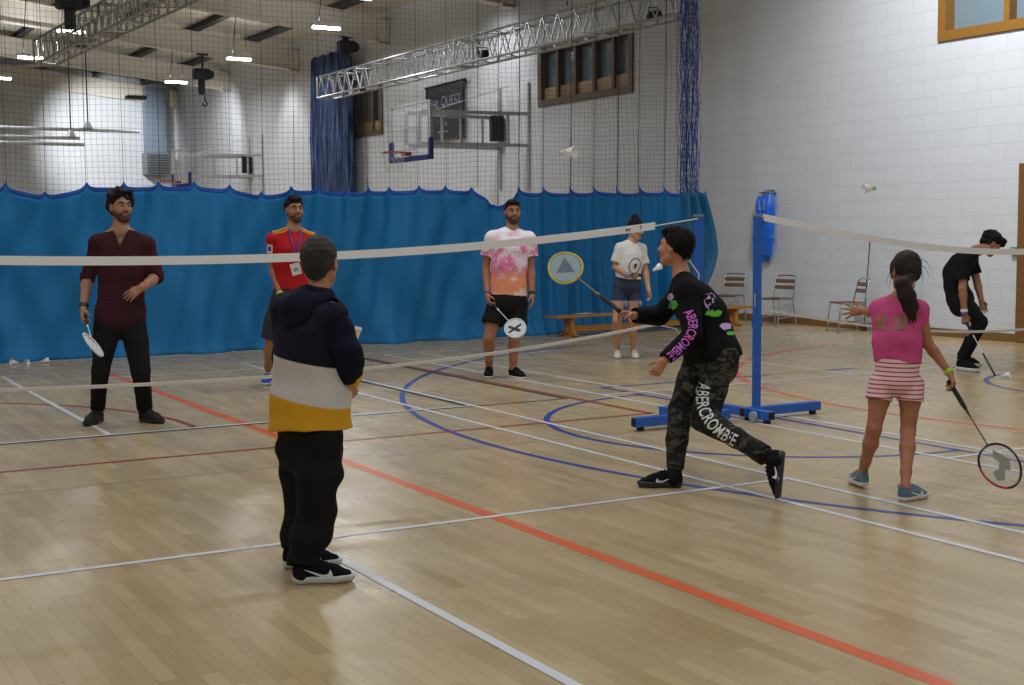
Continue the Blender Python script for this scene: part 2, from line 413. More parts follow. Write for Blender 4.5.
# ---- walls with real window openings
def wall_with_holes(name, axis, pos, thick, a0, a1, z1, holes, m):
    """holes: (a_lo, a_hi, z_lo, z_hi)"""
    w = MB(); As = sorted({a0, a1, *[h[0] for h in holes], *[h[1] for h in holes]}); Zs = sorted({0., z1, *[h[2] for h in holes], *[h[3] for h in holes]})
    for i in range(len(As) - 1):
        for j in range(len(Zs) - 1):
            ca, cz = (As[i] + As[i + 1]) / 2, (Zs[j] + Zs[j + 1]) / 2
            if any(h[0] < ca < h[1] and h[2] < cz < h[3] for h in holes): continue
            if axis == 0: w.box((pos, As[i], Zs[j]), (pos + thick, As[i + 1], Zs[j + 1]))
            else: w.box((As[i], pos, Zs[j]), (As[i + 1], pos + thick, Zs[j + 1]))
    return tag(w.build(name, m), kind='structure')
W1, W2, W3 = (12.2, 15.46, 3.99, 5.12), (1.79, 5.0, 4.0, 5.13), (23.12, 26.35, 3.96, 5.2)
wall_with_holes('wall_right', 0, WX, .3, NY, BY, 8.2, [W1, W2, W3], M_wallY)
wall_with_holes('wall_back', 1, BY, .3, LX, WX, 8.2, [], M_wallX)
wall_with_holes('wall_front', 1, NY - .3, .3, LX, WX, 8.2, [], M_wallX)
wall_with_holes('wall_left', 0, LX - .3, .3, NY, BY, 8.2, [], M_wallY)
# ---- windows
for k, (h, fm) in enumerate(((W2, M_frame), (W1, M_frame2), (W3, M_frame2)), 1):
    a0, a1, z0, z1 = h; r = empty('window_%d' % k, (WX + .1, (a0 + a1) / 2, z0)); tag(r, kind='structure')
    org = V(WX + .1, (a0 + a1) / 2, z0); b = MB(); f = .10
    b.box((WX - .04, a0 - .03, z0 - .03), (WX + .25, a1 + .03, z0 + f)); b.box((WX - .04, a0 - .03, z1 - f), (WX + .25, a1 + .03, z1 + .03))
    b.box((WX - .04, a0 - .03, z0 + f), (WX + .25, a0 + f, z1 - f)); b.box((WX - .04, a1 - f, z0 + f), (WX + .25, a1 + .03, z1 - f))
    for q in range(1, 5 if k > 1 else 3):
        c = a0 + (a1 - a0) * q / (5 if k > 1 else 3); b.box((WX + .0, c - .045, z0 + f), (WX + .2, c + .045, z1 - f))
    b.build('window_frame', fm, r, origin=org)
    g = MB(); g.box((WX + .14, a0 + .02, z0 + .02), (WX + .16, a1 - .02, z1 - .02)); g.build('pane', M_pane, r, origin=org)
    if k > 1:
        s = MB(); s.box((WX + .05, a0 + f, z0 + f), (WX + .13, a1 - f, z0 + .34)); s.build('lower_panel', mat('pale_timber_panel', rgb(168, 136, 96), .5, var=.1, bscale=14), r, origin=org)
    c = MB(); c.box((WX + .3, a0 - .2, z0 - .2), (WX + .36, a1 + .2, z1 + .2)); c.build('backing_board', mat('dim_corridor', rgb(120, 124, 126), .9), r, origin=org)
# ---- skirting, door
s = MB(); s.box((WX - .03, 3.63, 0), (WX, BY, .11)); tag(s.build('baseboard_right', M_brownwood), kind='structure')
s = MB(); s.box((WX - .03, NY, 0), (WX, 1.6, .11)); tag(s.build('trim_2', M_brownwood), kind='structure')
d = empty('door_1', (WX, 2.7, 0)); tag(d, kind='structure'); org = V(WX, 2.7, 0)
M_door = mat('orange_brown_door_wood', rgb(124, 86, 44), .4, var=.14, bscale=9, bump=.04)
b = MB(); b.box((WX - .06, 3.42, 0), (WX + .02, 3.63, 2.28)); b.box((WX - .06, 1.6, 0), (WX + .02, 1.82, 2.28)); b.box((WX - .06, 1.82, 2.16), (WX + .02, 3.42, 2.28)); b.build('door_frame', M_door, d, origin=org)
for y0, y1, hy in ((1.82, 2.615, 2.52), (2.625, 3.42, 2.72)):
    b = MB(); b.box((WX - .03, y0, .01), (WX + .015, y1, 2.16)); lf = b.build('door_leaf', M_door, d, origin=org)
    b = MB(); b.tube([(WX - .03, hy, .95), (WX - .08, hy, .95), (WX - .08, hy, 1.2), (WX - .03, hy, 1.2)], .012); b.build('pull_handle', mat('brushed_steel', rgb(170, 172, 175), .3, 1.), lf, origin=org)
# ---- ceiling: deck, beams and purlins
c = MB()
for sx in (1, -1):
    x1 = WX * sx; z0, z1 = roof_z(0) + .82, roof_z(WX) + .82
    lo, hi = sorted((0, x1)); zl, zh = (z0, z1) if sx > 0 else (z1, z0)
    c.add([(lo, NY, zl), (hi, NY, zh), (hi, BY, zh), (lo, BY, zl), (lo, NY, zl + .1), (hi, NY, zh + .1), (hi, BY, zh + .1), (lo, BY, zl + .1)],
          [(0, 3, 2, 1), (4, 5, 6, 7), (0, 1, 5, 4), (1, 2, 6, 5), (2, 3, 7, 6), (3, 0, 4, 7)])
tag(c.build('ceiling', M_ceil), kind='structure')
k = 3
for y in np.arange(10.34 - 6.2 * 3, BY, 6.2):
    b = MB()
    for sx in (1, -1):
        p0, p1 = V(0, y, roof_z(0)), V(WX * sx, y, roof_z(WX))
        hp = V(WX * sx * .8, y, roof_z(WX * .8))
        b.obar(p0 + V(0, 0, .015), p1 + V(0, 0, .015), .24, .03); b.obar(p0 + V(0, 0, .30), p1 + V(0, 0, .30), .02, .58); b.obar(p0 + V(0, 0, .6), p1 + V(0, 0, .6), .24, .03)
        b.box((WX * sx - .02 * sx, y - .12, roof_z(WX) - .02), (WX * sx - .3 * sx, y + .12, roof_z(WX) + .62))
    tag(b.build('trim_%d' % k, M_beam), kind='structure'); k += 1
for x in (-10.6, -8.9, -7.1, -5.3, -3.5, -1.7, -.3, .3, 1.7, 3.5, 5.3, 7.1, 8.9, 10.6):
    b = MB(); z = roof_z(x) + .64
    b.box((x - .09, NY, z), (x + .09, BY, z + .02)); b.box((x - .015, NY, z), (x + .015, BY, z + .17)); b.box((x - .09, NY, z + .15), (x + .09, BY, z + .17))
    tag(b.build('trim_%d' % k, M_purlin), kind='structure'); k += 1

# ---- light: battens (real lamps), a dull sky outside nothing
M_lamp = mat('lamp_diffuser', (1, 1, 1), .4, emit=(1, .98, .95), estr=16.); M_dark = mat('black_metal', rgb(26, 26, 28), .45, .3); M_steel = MATS['brushed_steel']
lamp_spots = [(9.15, 20.1), (9.15, 26.1), (9.2, 32.1), (4.3, 23.2), (4.35, 28.2), (4.4, 33.3), (8.2, 16.2)]
LAMPLAB = ['ceiling batten lamp nearest the blue gathered net, right of the hoist', 'ceiling batten lamp directly above the hoist with the hanging hook', 'ceiling batten lamp above the louvred duct on the end wall',
           'bright ceiling batten lamp beside the hoist at the top left', 'bright wide ceiling batten lamp left of the left truss end', 'ceiling batten lamp cut by the left edge of the photo', 'ceiling batten lamp at the top edge above the right truss']
def area(name, loc, sx, sy, e, col=(.94, .97, 1.), rot=(0, 0, 0)):
    ld = bpy.data.lights.new(name, 'AREA'); ld.shape = 'RECTANGLE'; ld.size = sx; ld.size_y = sy; ld.energy = e; ld.color = col
    o = bpy.data.objects.new(name, ld); COL.objects.link(o); o.location = loc; o.rotation_euler = rot; return o
def batten(x, y, lab, z=5.98, L=.66):
    r = empty('batten_lamp', (x, y, z)); tag(r, lab, 'ceiling lamp', 'batten lamps under the roof')
    b = MB(); b.box((-L / 2, -.07, .02), (L / 2, .07, .1), .012); b.build('housing', mat('white_lamp_metal', rgb(225, 225, 225), .4), r)
    b = MB(); b.box((-L / 2 + .01, -.062, -.035), (L / 2 - .01, .062, .02), .02); b.build('diffuser', M_lamp, r)
    zt = roof_z(x) + .64 - z
    for s in (-1, 1):
        b = MB(); b.tube([(s * L * .28, 0, .1), (s * L * .28 + (.12 if s < 0 else 0), 0, zt)], .012 if s < 0 else .006, 5); b.build('hanger', M_dark, r)
    return r
for (x, y), lab in zip(lamp_spots, LAMPLAB): batten(x, y, lab)
# ================================================================ THINGS
M_blue_metal = mat('blue_painted_steel', rgb(36, 98, 190), .35, var=.06, bscale=5); M_alu = mat('polished_aluminium', rgb(196, 198, 202), .28, 1.)
M_rubber = mat('black_rubber', rgb(22, 22, 22), .7); M_tape = mat('white_net_tape', rgb(238, 238, 238), .8, bump=.2, bscale=40)
M_netcord = mat('brown_black_net_cord', rgb(52, 50, 48), .8); M_whitecord = mat('white_cord', rgb(215, 212, 205), .8)
M_navycord = mat('navy_net_cord', rgb(52, 60, 78), .8); M_bluecord = mat('bright_blue_net_cord', rgb(28, 74, 160), .7)
M_orangewood = mat('varnished_bench_wood', rgb(176, 122, 56), .35, var=.15, bscale=10)

# ---------------- divider curtain
PK = [(7, 184), (46, 193), (85.5, 184), (123, 184), (160, 183), (196, 183), (231.5, 186), (263.7, 193), (294.5, 187), (320, 187), (345, 190), (367, 188), (390, 188), (418.4, 187), (447.8, 187), (477.5, 188),
      (497.7, 205.5), (519.5, 187), (544.5, 187), (572, 188), (595, 186), (618, 188), (640, 187), (664, 187), (688, 190)]
def sstep(x, a, b): t = np.clip((x - a) / (b - a), 0, 1); return t * t * (3 - 2 * t)
PKW = [on_plane(u, v, 1, CURT + .22 * float(sstep(on_plane(u, v, 1, CURT + .12)[0], 6.5, 9.5))) for u, v in PK]
pkx = np.array([-3.2, -2.74, -2.28, -1.82, -1.36, -.9, -.44, -.02] + [p[0] for p in PKW[0:]])
pkx[7] = pkx[8] - .46
pkz = np.array([2.0] * 8 + [p[2] for p in PKW])
def hem(x):
    i = np.clip(np.searchsorted(pkx, x) - 1, 0, len(pkx) - 2); t = np.clip((x - pkx[i]) / (pkx[i + 1] - pkx[i]), 0, 1)
    z = pkz[i] * (1 - t) + pkz[i + 1] * t; sag = np.where(x > 6.8, .10, .05) * np.where(np.abs(pkz[i] - pkz[i + 1]) > .12, .6, 1)
    spike = np.exp(-np.minimum(t, 1 - t) * 34) * .045
    return z - sag * (1 - (2 * t - 1) ** 4) * .9 + spike
def phase(x):
    i = np.clip(np.searchsorted(pkx, x) - 1, 0, len(pkx) - 2); return i + np.clip((x - pkx[i]) / (pkx[i + 1] - pkx[i]), 0, 1)
def sstep(x, a, b): t = np.clip((x - a) / (b - a), 0, 1); return t * t * (3 - 2 * t)
def curtY(x, z):
    ph = phase(x); w = sstep(x, 6.4, 7.6)
    top = np.clip(z / 2.0, 0, 1)
    y = w * (.07 - .20 * np.abs(np.sin(PI * ph)) ** .75 * (.6 + .4 * top) + .03 * np.cos(4 * PI * ph + 2 * z) + .025 * np.sin(13 * x + 1.5 * z))
    y = y + (1 - w) * (.045 * np.cos(2 * PI * ph) * top ** 3 + .034 * np.sin(9.3 * x + 4.1 * z + 1.8 * np.sin(1.7 * x)) * np.clip(1.25 - top, 0, 1) + .020 * np.sin(15 * x - 5.5 * z + 2 * np.sin(2.3 * x + z)) + .07 * np.sin(1.9 * x + .9 * z) + .05 * np.sin(4.3 * x - 1.6 * z + 1 + np.sin(1.3 * x)) + .020 * np.sin(7.1 * x + 2.6 * z + 1.5 * np.sin(2 * z)) * (1.3 - top) + .012 * np.sin(12 * x - 3.4 * z) * (1.2 - top))
    y = y + .03 * np.sin(3.1 * x + 4 * z) * np.exp(-z * 3) - .10 * np.exp(-z * 7) * (1 + np.sin(5.3 * x) * .6)
    return CURT + y + .22 * sstep(x, 6.5, 9.5)
CURV_END = 10.28
curt = empty('divider_curtain', (4.0, CURT, 0)); tag(curt, 'long blue divider curtain with scalloped top and netting above it', 'curtain'); CO = V(4.0, CURT, 0)
xs = np.arange(-3.2, CURV_END + .001, .018); tz = np.linspace(0, 1, 44)
def sheet(name, z0f, z1f, m, dy=0., n=44, th=None):
    X, T = np.meshgrid(xs, np.linspace(0, 1, n), indexing='ij'); Z = z0f(X) + (z1f(X) - z0f(X)) * T; Y = curtY(X, Z) + dy
    P = np.stack([X, Y, Z], -1).reshape(-1, 3) - CO; i = np.arange(len(xs) - 1)[:, None] * n + np.arange(n - 1)[None]; i = i.ravel()
    o = link(name, np_mesh(name, P, np.stack([i, i + n, i + n + 1, i + 1], 1)), m, curt, None, True)
    md = o.modifiers.new('thickness', 'SOLIDIFY'); md.thickness = .004; md.offset = 0; return o
def drape_mat(name, c, sheen):
    n = NT(name, .62, .3); n.color(n.mix(n.math('MULTIPLY', n.noise(1.3, 3), .35), c, tuple(x * .72 for x in c))); n.bump(n.noise(160, 2), .08, .003)
    n.b.inputs['Sheen Weight'].default_value = sheen; return n.m
M_drape = drape_mat('deep_blue_pvc_fabric', rgb(20, 114, 172), .0); M_hem = mat('royal_blue_hem_band', rgb(16, 78, 170), .6)
bot = lambda X: .003 + 0 * X
sheet('fabric', bot, lambda X: hem(X) - .052, M_drape)
sheet('hem_band', lambda X: hem(X) - .054, hem, M_hem, n=4)
ringm = MB()
# swag of loose fabric at the wall end
xa = np.linspace(0, 1, 30); Pz = []
for i, t in enumerate(np.linspace(0, 1, 26)):
    z = 2.02 - 1.95 * t; wid = .24 + .26 * math.sin(min(1, t / .5) * PI / 2) * (1 - sstep(np.array(t), .42, .95)) - .12 * sstep(np.array(t), .5, 1)
    for a in xa: Pz.append((CURV_END - .28 + a * (wid + .28) * 1.0, CURT + .08 + .07 * math.sin(a * 19) * (1 - .4 * t) + .06 * a, z + (.05 * abs(math.cos(a * 9)) if i == 0 else 0)))
P = np.array(Pz) - CO; n = 30; i = (np.arange(25)[:, None] * n + np.arange(n - 1)[None]).ravel()
o = link('gathered_end', np_mesh('gathered_end', P, np.stack([i, i + 1, i + n + 1, i + n], 1)), mat('teal_blue_pvc_fabric', rgb(18, 96, 138), .6, var=.1, bscale=3), curt, None, True)
md = o.modifiers.new('thickness', 'SOLIDIFY'); md.thickness = .004
# netting above the fabric
def netY(x, z):
    w = sstep(x, 5.6, 7.2); return CURT + .22 * sstep(x, 6.5, 9.5) + (1 - w) * (.03 * np.sin(2.2 * x + .6 * z)) + w * (.10 * np.sin(2 * PI * phase(x) * 1.0 + .3 * np.sin(z)) + .03 * np.sin(21 * x))
lines = []; ZT = 6.6
xv = [-3.15]
while xv[-1] < CURV_END: xv.append(xv[-1] + (.066 - .024 * float(sstep(np.array(xv[-1]), 5.6, 7.2))))
for x in xv:
    z0 = float(hem(np.array(x))); zz = np.arange(z0, ZT, .14); xx = x + .012 * np.sin(zz * 2.4 + x * 3); lines.append(np.stack([xx, netY(xx, zz), zz], 1))
for z in np.arange(1.74, ZT, .066):
    xx = np.arange(-3.15, CURV_END + .05, .05); ok = hem(xx) < z - .01
    zz = z + .018 * np.sin(1.7 * xx + z) + .012 * np.sin(5 * xx)
    P = np.stack([xx, netY(xx, zz), zz], 1)
    if z > 2.1: lines.append(P)
    else:
        run = []
        for q, k in zip(P, ok):
            if k: run.append(q)
            else:
                if len(run) > 2: lines.append(np.array(run))
                run = []
nn = wires('netting', lines, .0017, M_navycord, curt, origin=CO); nn['kind'] = 'stuff'
ropes = []
for x, z0 in zip(pkx, pkz): zz = np.arange(z0, ZT, .3); ropes.append(np.stack([x + 0 * zz, netY(np.full_like(zz, x), zz), zz], 1))
wires('suspension_cords', ropes, .0035, M_navycord, curt, origin=CO)
bl = []
for k in range(46):
    a = rng.uniform(0, 1); x = 10.10 + .33 * a ** .9; y = CURT + .2 + rng.uniform(-.10, .12); zz = np.arange(2.0, ZT, .1)
    amp = rng.uniform(.008, .03); bl.append(np.stack([x + amp * np.sin(zz * rng.uniform(5, 14) + k) - .03 * (6.6 - zz) / 4.6 * (a - .5), y + amp * np.cos(zz * 7 + k), zz], 1))
for zz in np.arange(2.1, ZT, .1):
    for q in range(3):
        x0 = 10.12 + .1 * q; bl.append(np.array([(x0, CURT + .2 + .1 * math.sin(zz * 9 + q), zz), (x0 + .05, CURT + .25, zz - .03), (x0 + .1, CURT + .2 - .08 * math.cos(zz * 5 + q), zz)]))
gn = wires('gathered_net', bl, .0040, M_bluecord, curt, origin=CO); gn['kind'] = 'stuff'

# ---------------- badminton nets
def quad_net(name, label, x0, x1, y, top, bottom, posts, group=None):
    r = empty(name, ((x0 + x1) / 2, y, 0)); O = V((x0 + x1) / 2, y, 0); tag(r, label, 'badminton net', 'badminton nets')
    xs = np.linspace(x0, x1, 120); zt, zb = top(xs), bottom(xs)
    def band(nm, zc, hh, m, th, xx=xs):
        b = MB(); z = zc(xx); vs = []
        for x, q in zip(xx, z):
            vs += [(x, y - th, q - hh), (x, y + th, q - hh), (x, y + th * 1.3, q + hh), (x, y - th * 1.3, q + hh)]
        n = len(xx); fs = [(i * 4 + k, i * 4 + (k + 1) % 4, i * 4 + 4 + (k + 1) % 4, i * 4 + 4 + k) for i in range(n - 1) for k in range(4)] + [(3, 2, 1, 0), tuple((n - 1) * 4 + k for k in range(4))]
        b.add(vs, fs); return b.build(nm, m, r, origin=O)
    band('top_tape', lambda q: top(q) + .0, .026, M_tape, .006); band('bottom_cord', bottom, .010, M_whitecord, .006)
    L = []
    for x in np.arange(x0, x1, .022):
        a, b_ = float(top(np.array(x))), float(bottom(np.array(x))); L.append(np.array([(x + .004 * math.sin(k + x * 4), y, b_ + (a - b_) * k / 5) for k in range(6)]))
    for k in range(1, 34):
        xx = np.linspace(x0, x1, 60); L.append(np.stack([xx, 0 * xx + y, bottom(xx) + (top(xx) - bottom(xx)) * k / 34], 1))
    o = wires('mesh', L, .00034, M_netcord, r, origin=O); o['kind'] = 'stuff'
    for (xe, pz, px) in posts:
        c = MB(); c.tube([(xe, y, float(top(np.array(xe)))), (px, y, pz)], .005, 6); c.build('tie_cord', M_whitecord, r, origin=O, smooth=True)
        c = MB(); c.tube([(xe, y, float(bottom(np.array(xe)))), ((xe + px) / 2, y, float(bottom(np.array(xe))) - .04), (px, y, .5)], .004, 6)
        c.build('tie_cord', M_whitecord, r, origin=O, smooth=True)
    return r
from_pts = lambda P: (lambda q: np.interp(q, [p[0] for p in P], [p[1] for p in P]))
def smooth_pts(P):
    xs_, zs_ = np.array([p[0] for p in P]), np.array([p[1] for p in P]); c = np.polyfit(xs_, zs_, 4); return lambda q: np.polyval(c, q)
t1 = smooth_pts([(-2.6, 1.40), (-1.8, 1.36), (-1.03, 1.332), (-.36, 1.318), (.37, 1.312), (.76, 1.32), (1.45, 1.345), (1.97, 1.375), (2.6, 1.415), (3.1, 1.46), (3.49, 1.505)])
b1 = smooth_pts([(-2.6, .66), (-1.8, .625), (-1.05, .60), (.35, .575), (1.16, .59), (1.4, .60), (1.96, .628), (2.59, .68), (3.5, .785)])
net1 = quad_net('badminton_net', 'badminton net with white tape in front of the man in burgundy', -2.6, 3.49, 0., t1, b1, [(3.49, 1.555, 3.88), (-2.6, 1.53, -3.05)])
for tx, tx0 in (('w', 3.24), ('v', 3.265), ('7', 3.36)):
    b = MB(); lv, lf = text_mesh(tx, .04, 0, .001); b.add([(tx0 + v[0], -.0085, float(t1(np.array(3.3))) + v[1] + (tx0 - 3.3 + v[0]) * .09) for v in lv], [tuple(f) for f in lf]); b.build('tape_mark', mat('navy_print', rgb(34, 38, 66), .6), net1, origin=V((3.49 - 2.6) / 2, 0, 0))
t2 = smooth_pts([(4.5, 1.572), (4.74, 1.54), (5.1, 1.475), (5.44, 1.42), (6.19, 1.335), (6.73, 1.29), (7.53, 1.25), (8.3, 1.29), (9.5, 1.42), (10.2, 1.53)])
b2 = smooth_pts([(4.55, .86), (4.91, .79), (5.33, .73), (5.8, .665), (6.4, .61), (7.45, .57), (8.3, .6), (9.5, .74), (10.2, .84)])
net2 = quad_net('badminton_net', 'badminton net sagging from the right blue post past the girl in pink', 4.56, 10.2, .05, t2, b2, [(4.56, 1.57, 4.5), (10.2, 1.55, 10.4)])

c = MB(); c.tube([on_plane(u_, v_, 1, -.02) for u_, v_ in ((672, 236), (689, 260), (699, 274), (698.5, 280), (706, 291), (714, 308))], .005, 6)
c.build('side_rope', M_whitecord, net1, origin=V((3.49 - 2.6) / 2, 0, 0), smooth=True)
def net_post(x, y, label, bar, cross, cz):
    r = empty('net_post', (x, y, 0)); tag(r, label, 'net post', 'blue badminton posts'); O = V(x, y, 0)
    b = MB(); b.box((x - .027, y - .024, .06), (x + .027, y + .024, 1.575), .005); p = b.build('upright', M_blue_metal, r, origin=O)
    b = MB(); b.box((x - .031, y - .028, .72), (x + .031, y + .028, .80), .002); b.build('collar', M_blue_metal, p, origin=O)
    b = MB(); b.tube([(x - .03, y - .012, .98), (x - .046, y - .03, .95), (x - .03, y - .012, .88)], .006, 6); b.build('cleat', M_alu, p, origin=O)
    b = MB(); b.box((x - .03, y - .028, 1.565), (x + .03, y + .028, 1.585), .005); b.build('top_cap', mat('grey_plastic', rgb(120, 122, 124), .5), p, origin=O)
    b = MB(); (x0, x1) = bar; b.box((x0, y - .035, .03), (x1, y + .035, .10), .004); b.build('base_bar', M_blue_metal, r, origin=O)
    for xe, s in ((x0, -1), (x1, 1)):
        b = MB(); b.box((xe - .002, y - .028, .037), (xe + .002 + .002 * s, y + .028, .093)); b.build('bar_end', M_rubber, r, origin=O)
    cx, y0, y1 = cross
    b = MB(); b.box((cx - .035, y0, .03), (cx + .035, y1, .095), .004); b.build('cross_bar', M_blue_metal, r, origin=O)
    b = MB(); b.box((cx - .028, y0 - .003, .036), (cx + .028, y0 + .002, .089)); b.build('bar_end', M_rubber, r, origin=O)
    for yy in (y0 + .14,):
        b = MB(); b.lathe((cx - .075, yy, .045), (1, 0, 0), [(.0, 0), (.03, 0), (.042, .006), (.042, .026), (.03, .032), (0, .032)], 14); b.build('wheel', mat('pale_wheel_plastic', rgb(150, 160, 175), .4), r, origin=O, smooth=True)
    for px, py in ((x0 + .06, y), (x1 - .06, y), (cx, y0 + .05), (cx, y1 - .05)):
        b = MB(); b.lathe((px, py, 0), (0, 0, 1), [(.0, 0), (.028, 0), (.028, .03), (0, .03)], 10); b.build('rubber_foot', M_rubber, r, origin=O)
    return r
net_post(3.93, .05, 'blue net post half hidden behind the boy in camouflage trousers', (3.34, 4.22), (3.93, -.12, .5), 0)
net_post(4.5, .05, 'blue net post with wheeled steel base standing clear of the players', (4.36, 5.14), (4.42, -.22, .45), 0)

# ---------------- bench
def bench():
    a, e = V(7.35, 7.74, 0), V(11.15, 8.12, 0); d = nrm(e - a); L = np.linalg.norm(e - a); rz = math.atan2(d[1], d[0]); r = empty('gym_bench', (a + e) / 2, rz)
    tag(r, 'long low wooden gym bench standing along the blue curtain', 'bench')
    b = MB(); b.box((-L / 2, -.12, .265), (L / 2, .12, .30), .008); b.build('seat_board', M_orangewood, r)
    b = MB(); b.box((-L / 2 + .25, -.022, .06), (L / 2 - .25, .022, .15), .005); b.build('balance_beam', M_orangewood, r)
    for s in (-1, 1):
        b = MB(); x = s * (L / 2 - .32)
        b.prism([(-.15, 0), (.15, 0), (.15, .04), (.09, .09), (.08, .2), (.11, .265), (-.11, .265), (-.08, .2), (-.09, .09), (-.15, .04)], (x, 0, 0), (0, 1, 0), (0, 0, 1), .06); b.build('trestle_leg', M_orangewood, r)
        for y_ in (-.155, .11):
            b = MB(); b.box((x - .035, y_, 0.0), (x + .035, y_ + .045, .012)); b.build('rubber_foot', M_rubber, r)
    return r
bn = bench()
p = empty('paper_sheet', (7.95, 7.82, .3005), .3); tag(p, 'crumpled white sheet lying on the left end of the wooden bench', 'paper')
b = MB(); N = 9
vs = [(-.15 + .3 * i / 8, -.1 + .2 * j / 8, .004 + .008 * abs(math.sin(i * 1.3 + j * .8))) for i in range(9) for j in range(9)]
b.add(vs + [(x, y, 0) for x, y, z in vs], [(i * 9 + j, i * 9 + 9 + j, i * 9 + 10 + j, i * 9 + j + 1) for i in range(8) for j in range(8)] + [(81 + i * 9 + j, 81 + i * 9 + j + 1, 81 + i * 9 + 10 + j, 81 + i * 9 + 9 + j) for i in range(8) for j in range(8)])
b.build('sheet', mat('paper_white', rgb(210, 208, 200), .8), p)

# ---------------- aluminium chairs with wooden slats (front = local +x)
M_slat = mat('brown_chair_slat', rgb(108, 82, 58), .45, var=.15, bscale=20)
def chair(loc, rz, label):
    r = empty('bistro_chair', loc, rz); r.scale = (.93, .93, .93); tag(r, label, 'chair', 'aluminium slatted chairs by the wall'); w = .21
    for s in (-1, 1):
        b = MB(); b.tube([(.24, s * w, 0), (.215, s * w, .2), (.19, s * w, .44), (.16, s * w, .452), (-.20, s * w, .43)], .0125, 8); b.build('leg', M_alu, r, smooth=True)
        b = MB(); b.tube([(-.27, s * w, 0), (-.20, s * (w - .01), .30), (-.185, s * (w - .012), .44), (-.25, s * (w - .02), .72), (-.275, s * (w - .03), .80)], .0125, 8); b.build('leg', M_alu, r, smooth=True)
    b = MB(); b.tube([(-.275, -(w - .03), .80), (-.285, -.12, .822), (-.285, .12, .822), (-.275, w - .03, .80)], .0125, 8); b.build('top_rail', M_alu, r, smooth=True)
    b = MB()
    pass
    for s in (-1, 1): bb_ = MB(); bb_.tube([(.225, s * w, .14), (-.235, s * (w - .004), .16)], .008, 6); bb_.build('stretcher', M_alu, r, smooth=True)
    b.tube([(-.18, -w, .43), (-.18, w, .43)], .01, 6); b.tube([(.17, -w, .445), (.17, w, .445)], .01, 6)
    for s in (-1, 1): b.tube([(-.18, s * w * .98, .43), (.17, s * w * .98, .445)], .009, 6)
    b.build('seat_frame', M_alu, r, smooth=True)
    for k in range(5):
        b = MB(); x = .175 - k * .082; b.box((x - .036, -w + .012, .452), (x + .036, w - .012, .466), .003); b.build('seat_slat', M_slat, r)
    for z0 in (.60, .70):
        b = MB(); x = -.222 - (z0 - .6) * .25
        b.obar((x, -w + .02, z0 + .03), (x, w - .02, z0 + .03), .012, .062, (-.25, 0, 1)); b.build('back_slat', M_slat, r)
    return r
chair((11.32, 8.80, 0), math.radians(205), 'slatted aluminium chair nearest the curtain end, behind the bench')
chair((11.32, 7.66, 0), math.radians(192), 'slatted aluminium chair beneath the hanging blue bag')
chair((11.35, 6.18, 0), math.radians(160), 'slatted aluminium chair seen side on, left of the girl in pink')
chair((11.40, 5.36, 0), math.radians(165), 'slatted aluminium chair mostly hidden behind the girl in pink')
# thin dark rod behind the third chair
r = empty('thin_pole', (11.72, 6.22, 0)); tag(r, 'thin dark pole standing against the wall behind the side on chair', 'pole')
b = MB(); b.tube([(0, 0, .012), (.04, .0, .7), (.095, 0, 1.34)], .0065, 8); b.build('rod', M_dark, r, smooth=True)
b = MB(); b.lathe((0, 0, 0), (0, 0, 1), [(0, 0), (.05, 0), (.05, .01), (.014, .02), (0, .02)], 14); b.build('foot_plate', M_dark, r)
# green call point
r = empty('door_release_box', (11.85, 3.70, 1.17)); tag(r, 'small green door release box on the wall beside the door', 'box')
b = MB(); b.box((-.05, -.048, -.05), (0, .048, .05), .006); b.build('case', mat('green_plastic', rgb(14, 104, 72), .4), r)
b = MB(); b.box((-.054, -.035, -.035), (-.049, .035, .035)); b.build('push_plate', mat('white_plastic', rgb(220, 222, 220), .4), r)

# ---------------- blue net bag hanging on the wall
r = empty('hanging_bag', (11.82, 8.42, 2.06)); tag(r, 'shiny blue bag hanging in folds from a bracket on the wall', 'bag')
M_bag = mat('shiny_blue_vinyl', rgb(30, 108, 226), .28, var=.12, bscale=6)
f = Field((-.2, -.35, -1.2), (.05, .35, .02), .011)
f.tube([(-.06, -.06, -.02), (-.07, -.02, -.3), (-.085, .04, -.7), (-.07, .06, -.98), (-.05, .05, -1.08)], [.13, .20, .25, .22, .12], [.035, .05, .06, .055, .03], side=(0, 1, 0), k=.02)
f.tube([(-.09, .12, -.1), (-.12, .14, -.5), (-.11, .12, -.9)], [.05, .06, .05], [.03, .04, .03], side=(0, 1, 0), k=.03)
f.tube([(-.09, -.09, -.05), (-.13, -.10, -.4), (-.10, -.06, -.9)], [.05, .05, .05], [.025, .03, .02], side=(0, 1, 0), k=.03)
f.fold(.012, 22, 4); field_obj(f, 'bag_body', M_bag, r)
b = MB(); b.box((-.11, -.14, -.03), (.03, .12, 0), .004); b.box((.0, -.1, -.06), (.03, .08, .03)); b.build('bracket', M_steel, r)
for y0 in (-.05, .06):
    b = MB(); b.prism([(-.03, -.16), (.035, -.14), (.008, 0.02)], (-.145, y0, -.14), (0, 1, .1), (0, 0, 1), .008); b.build('pale_patch', mat('pale_blue_print', rgb(130, 170, 220), .4), r)
b = MB(); b.tube([(-.13, -.05, -.45), (-.16, 0, -.47), (-.16, .05, -.50), (-.13, .09, -.53)], .012, 6); b.build('strap', M_rubber, r, smooth=True)

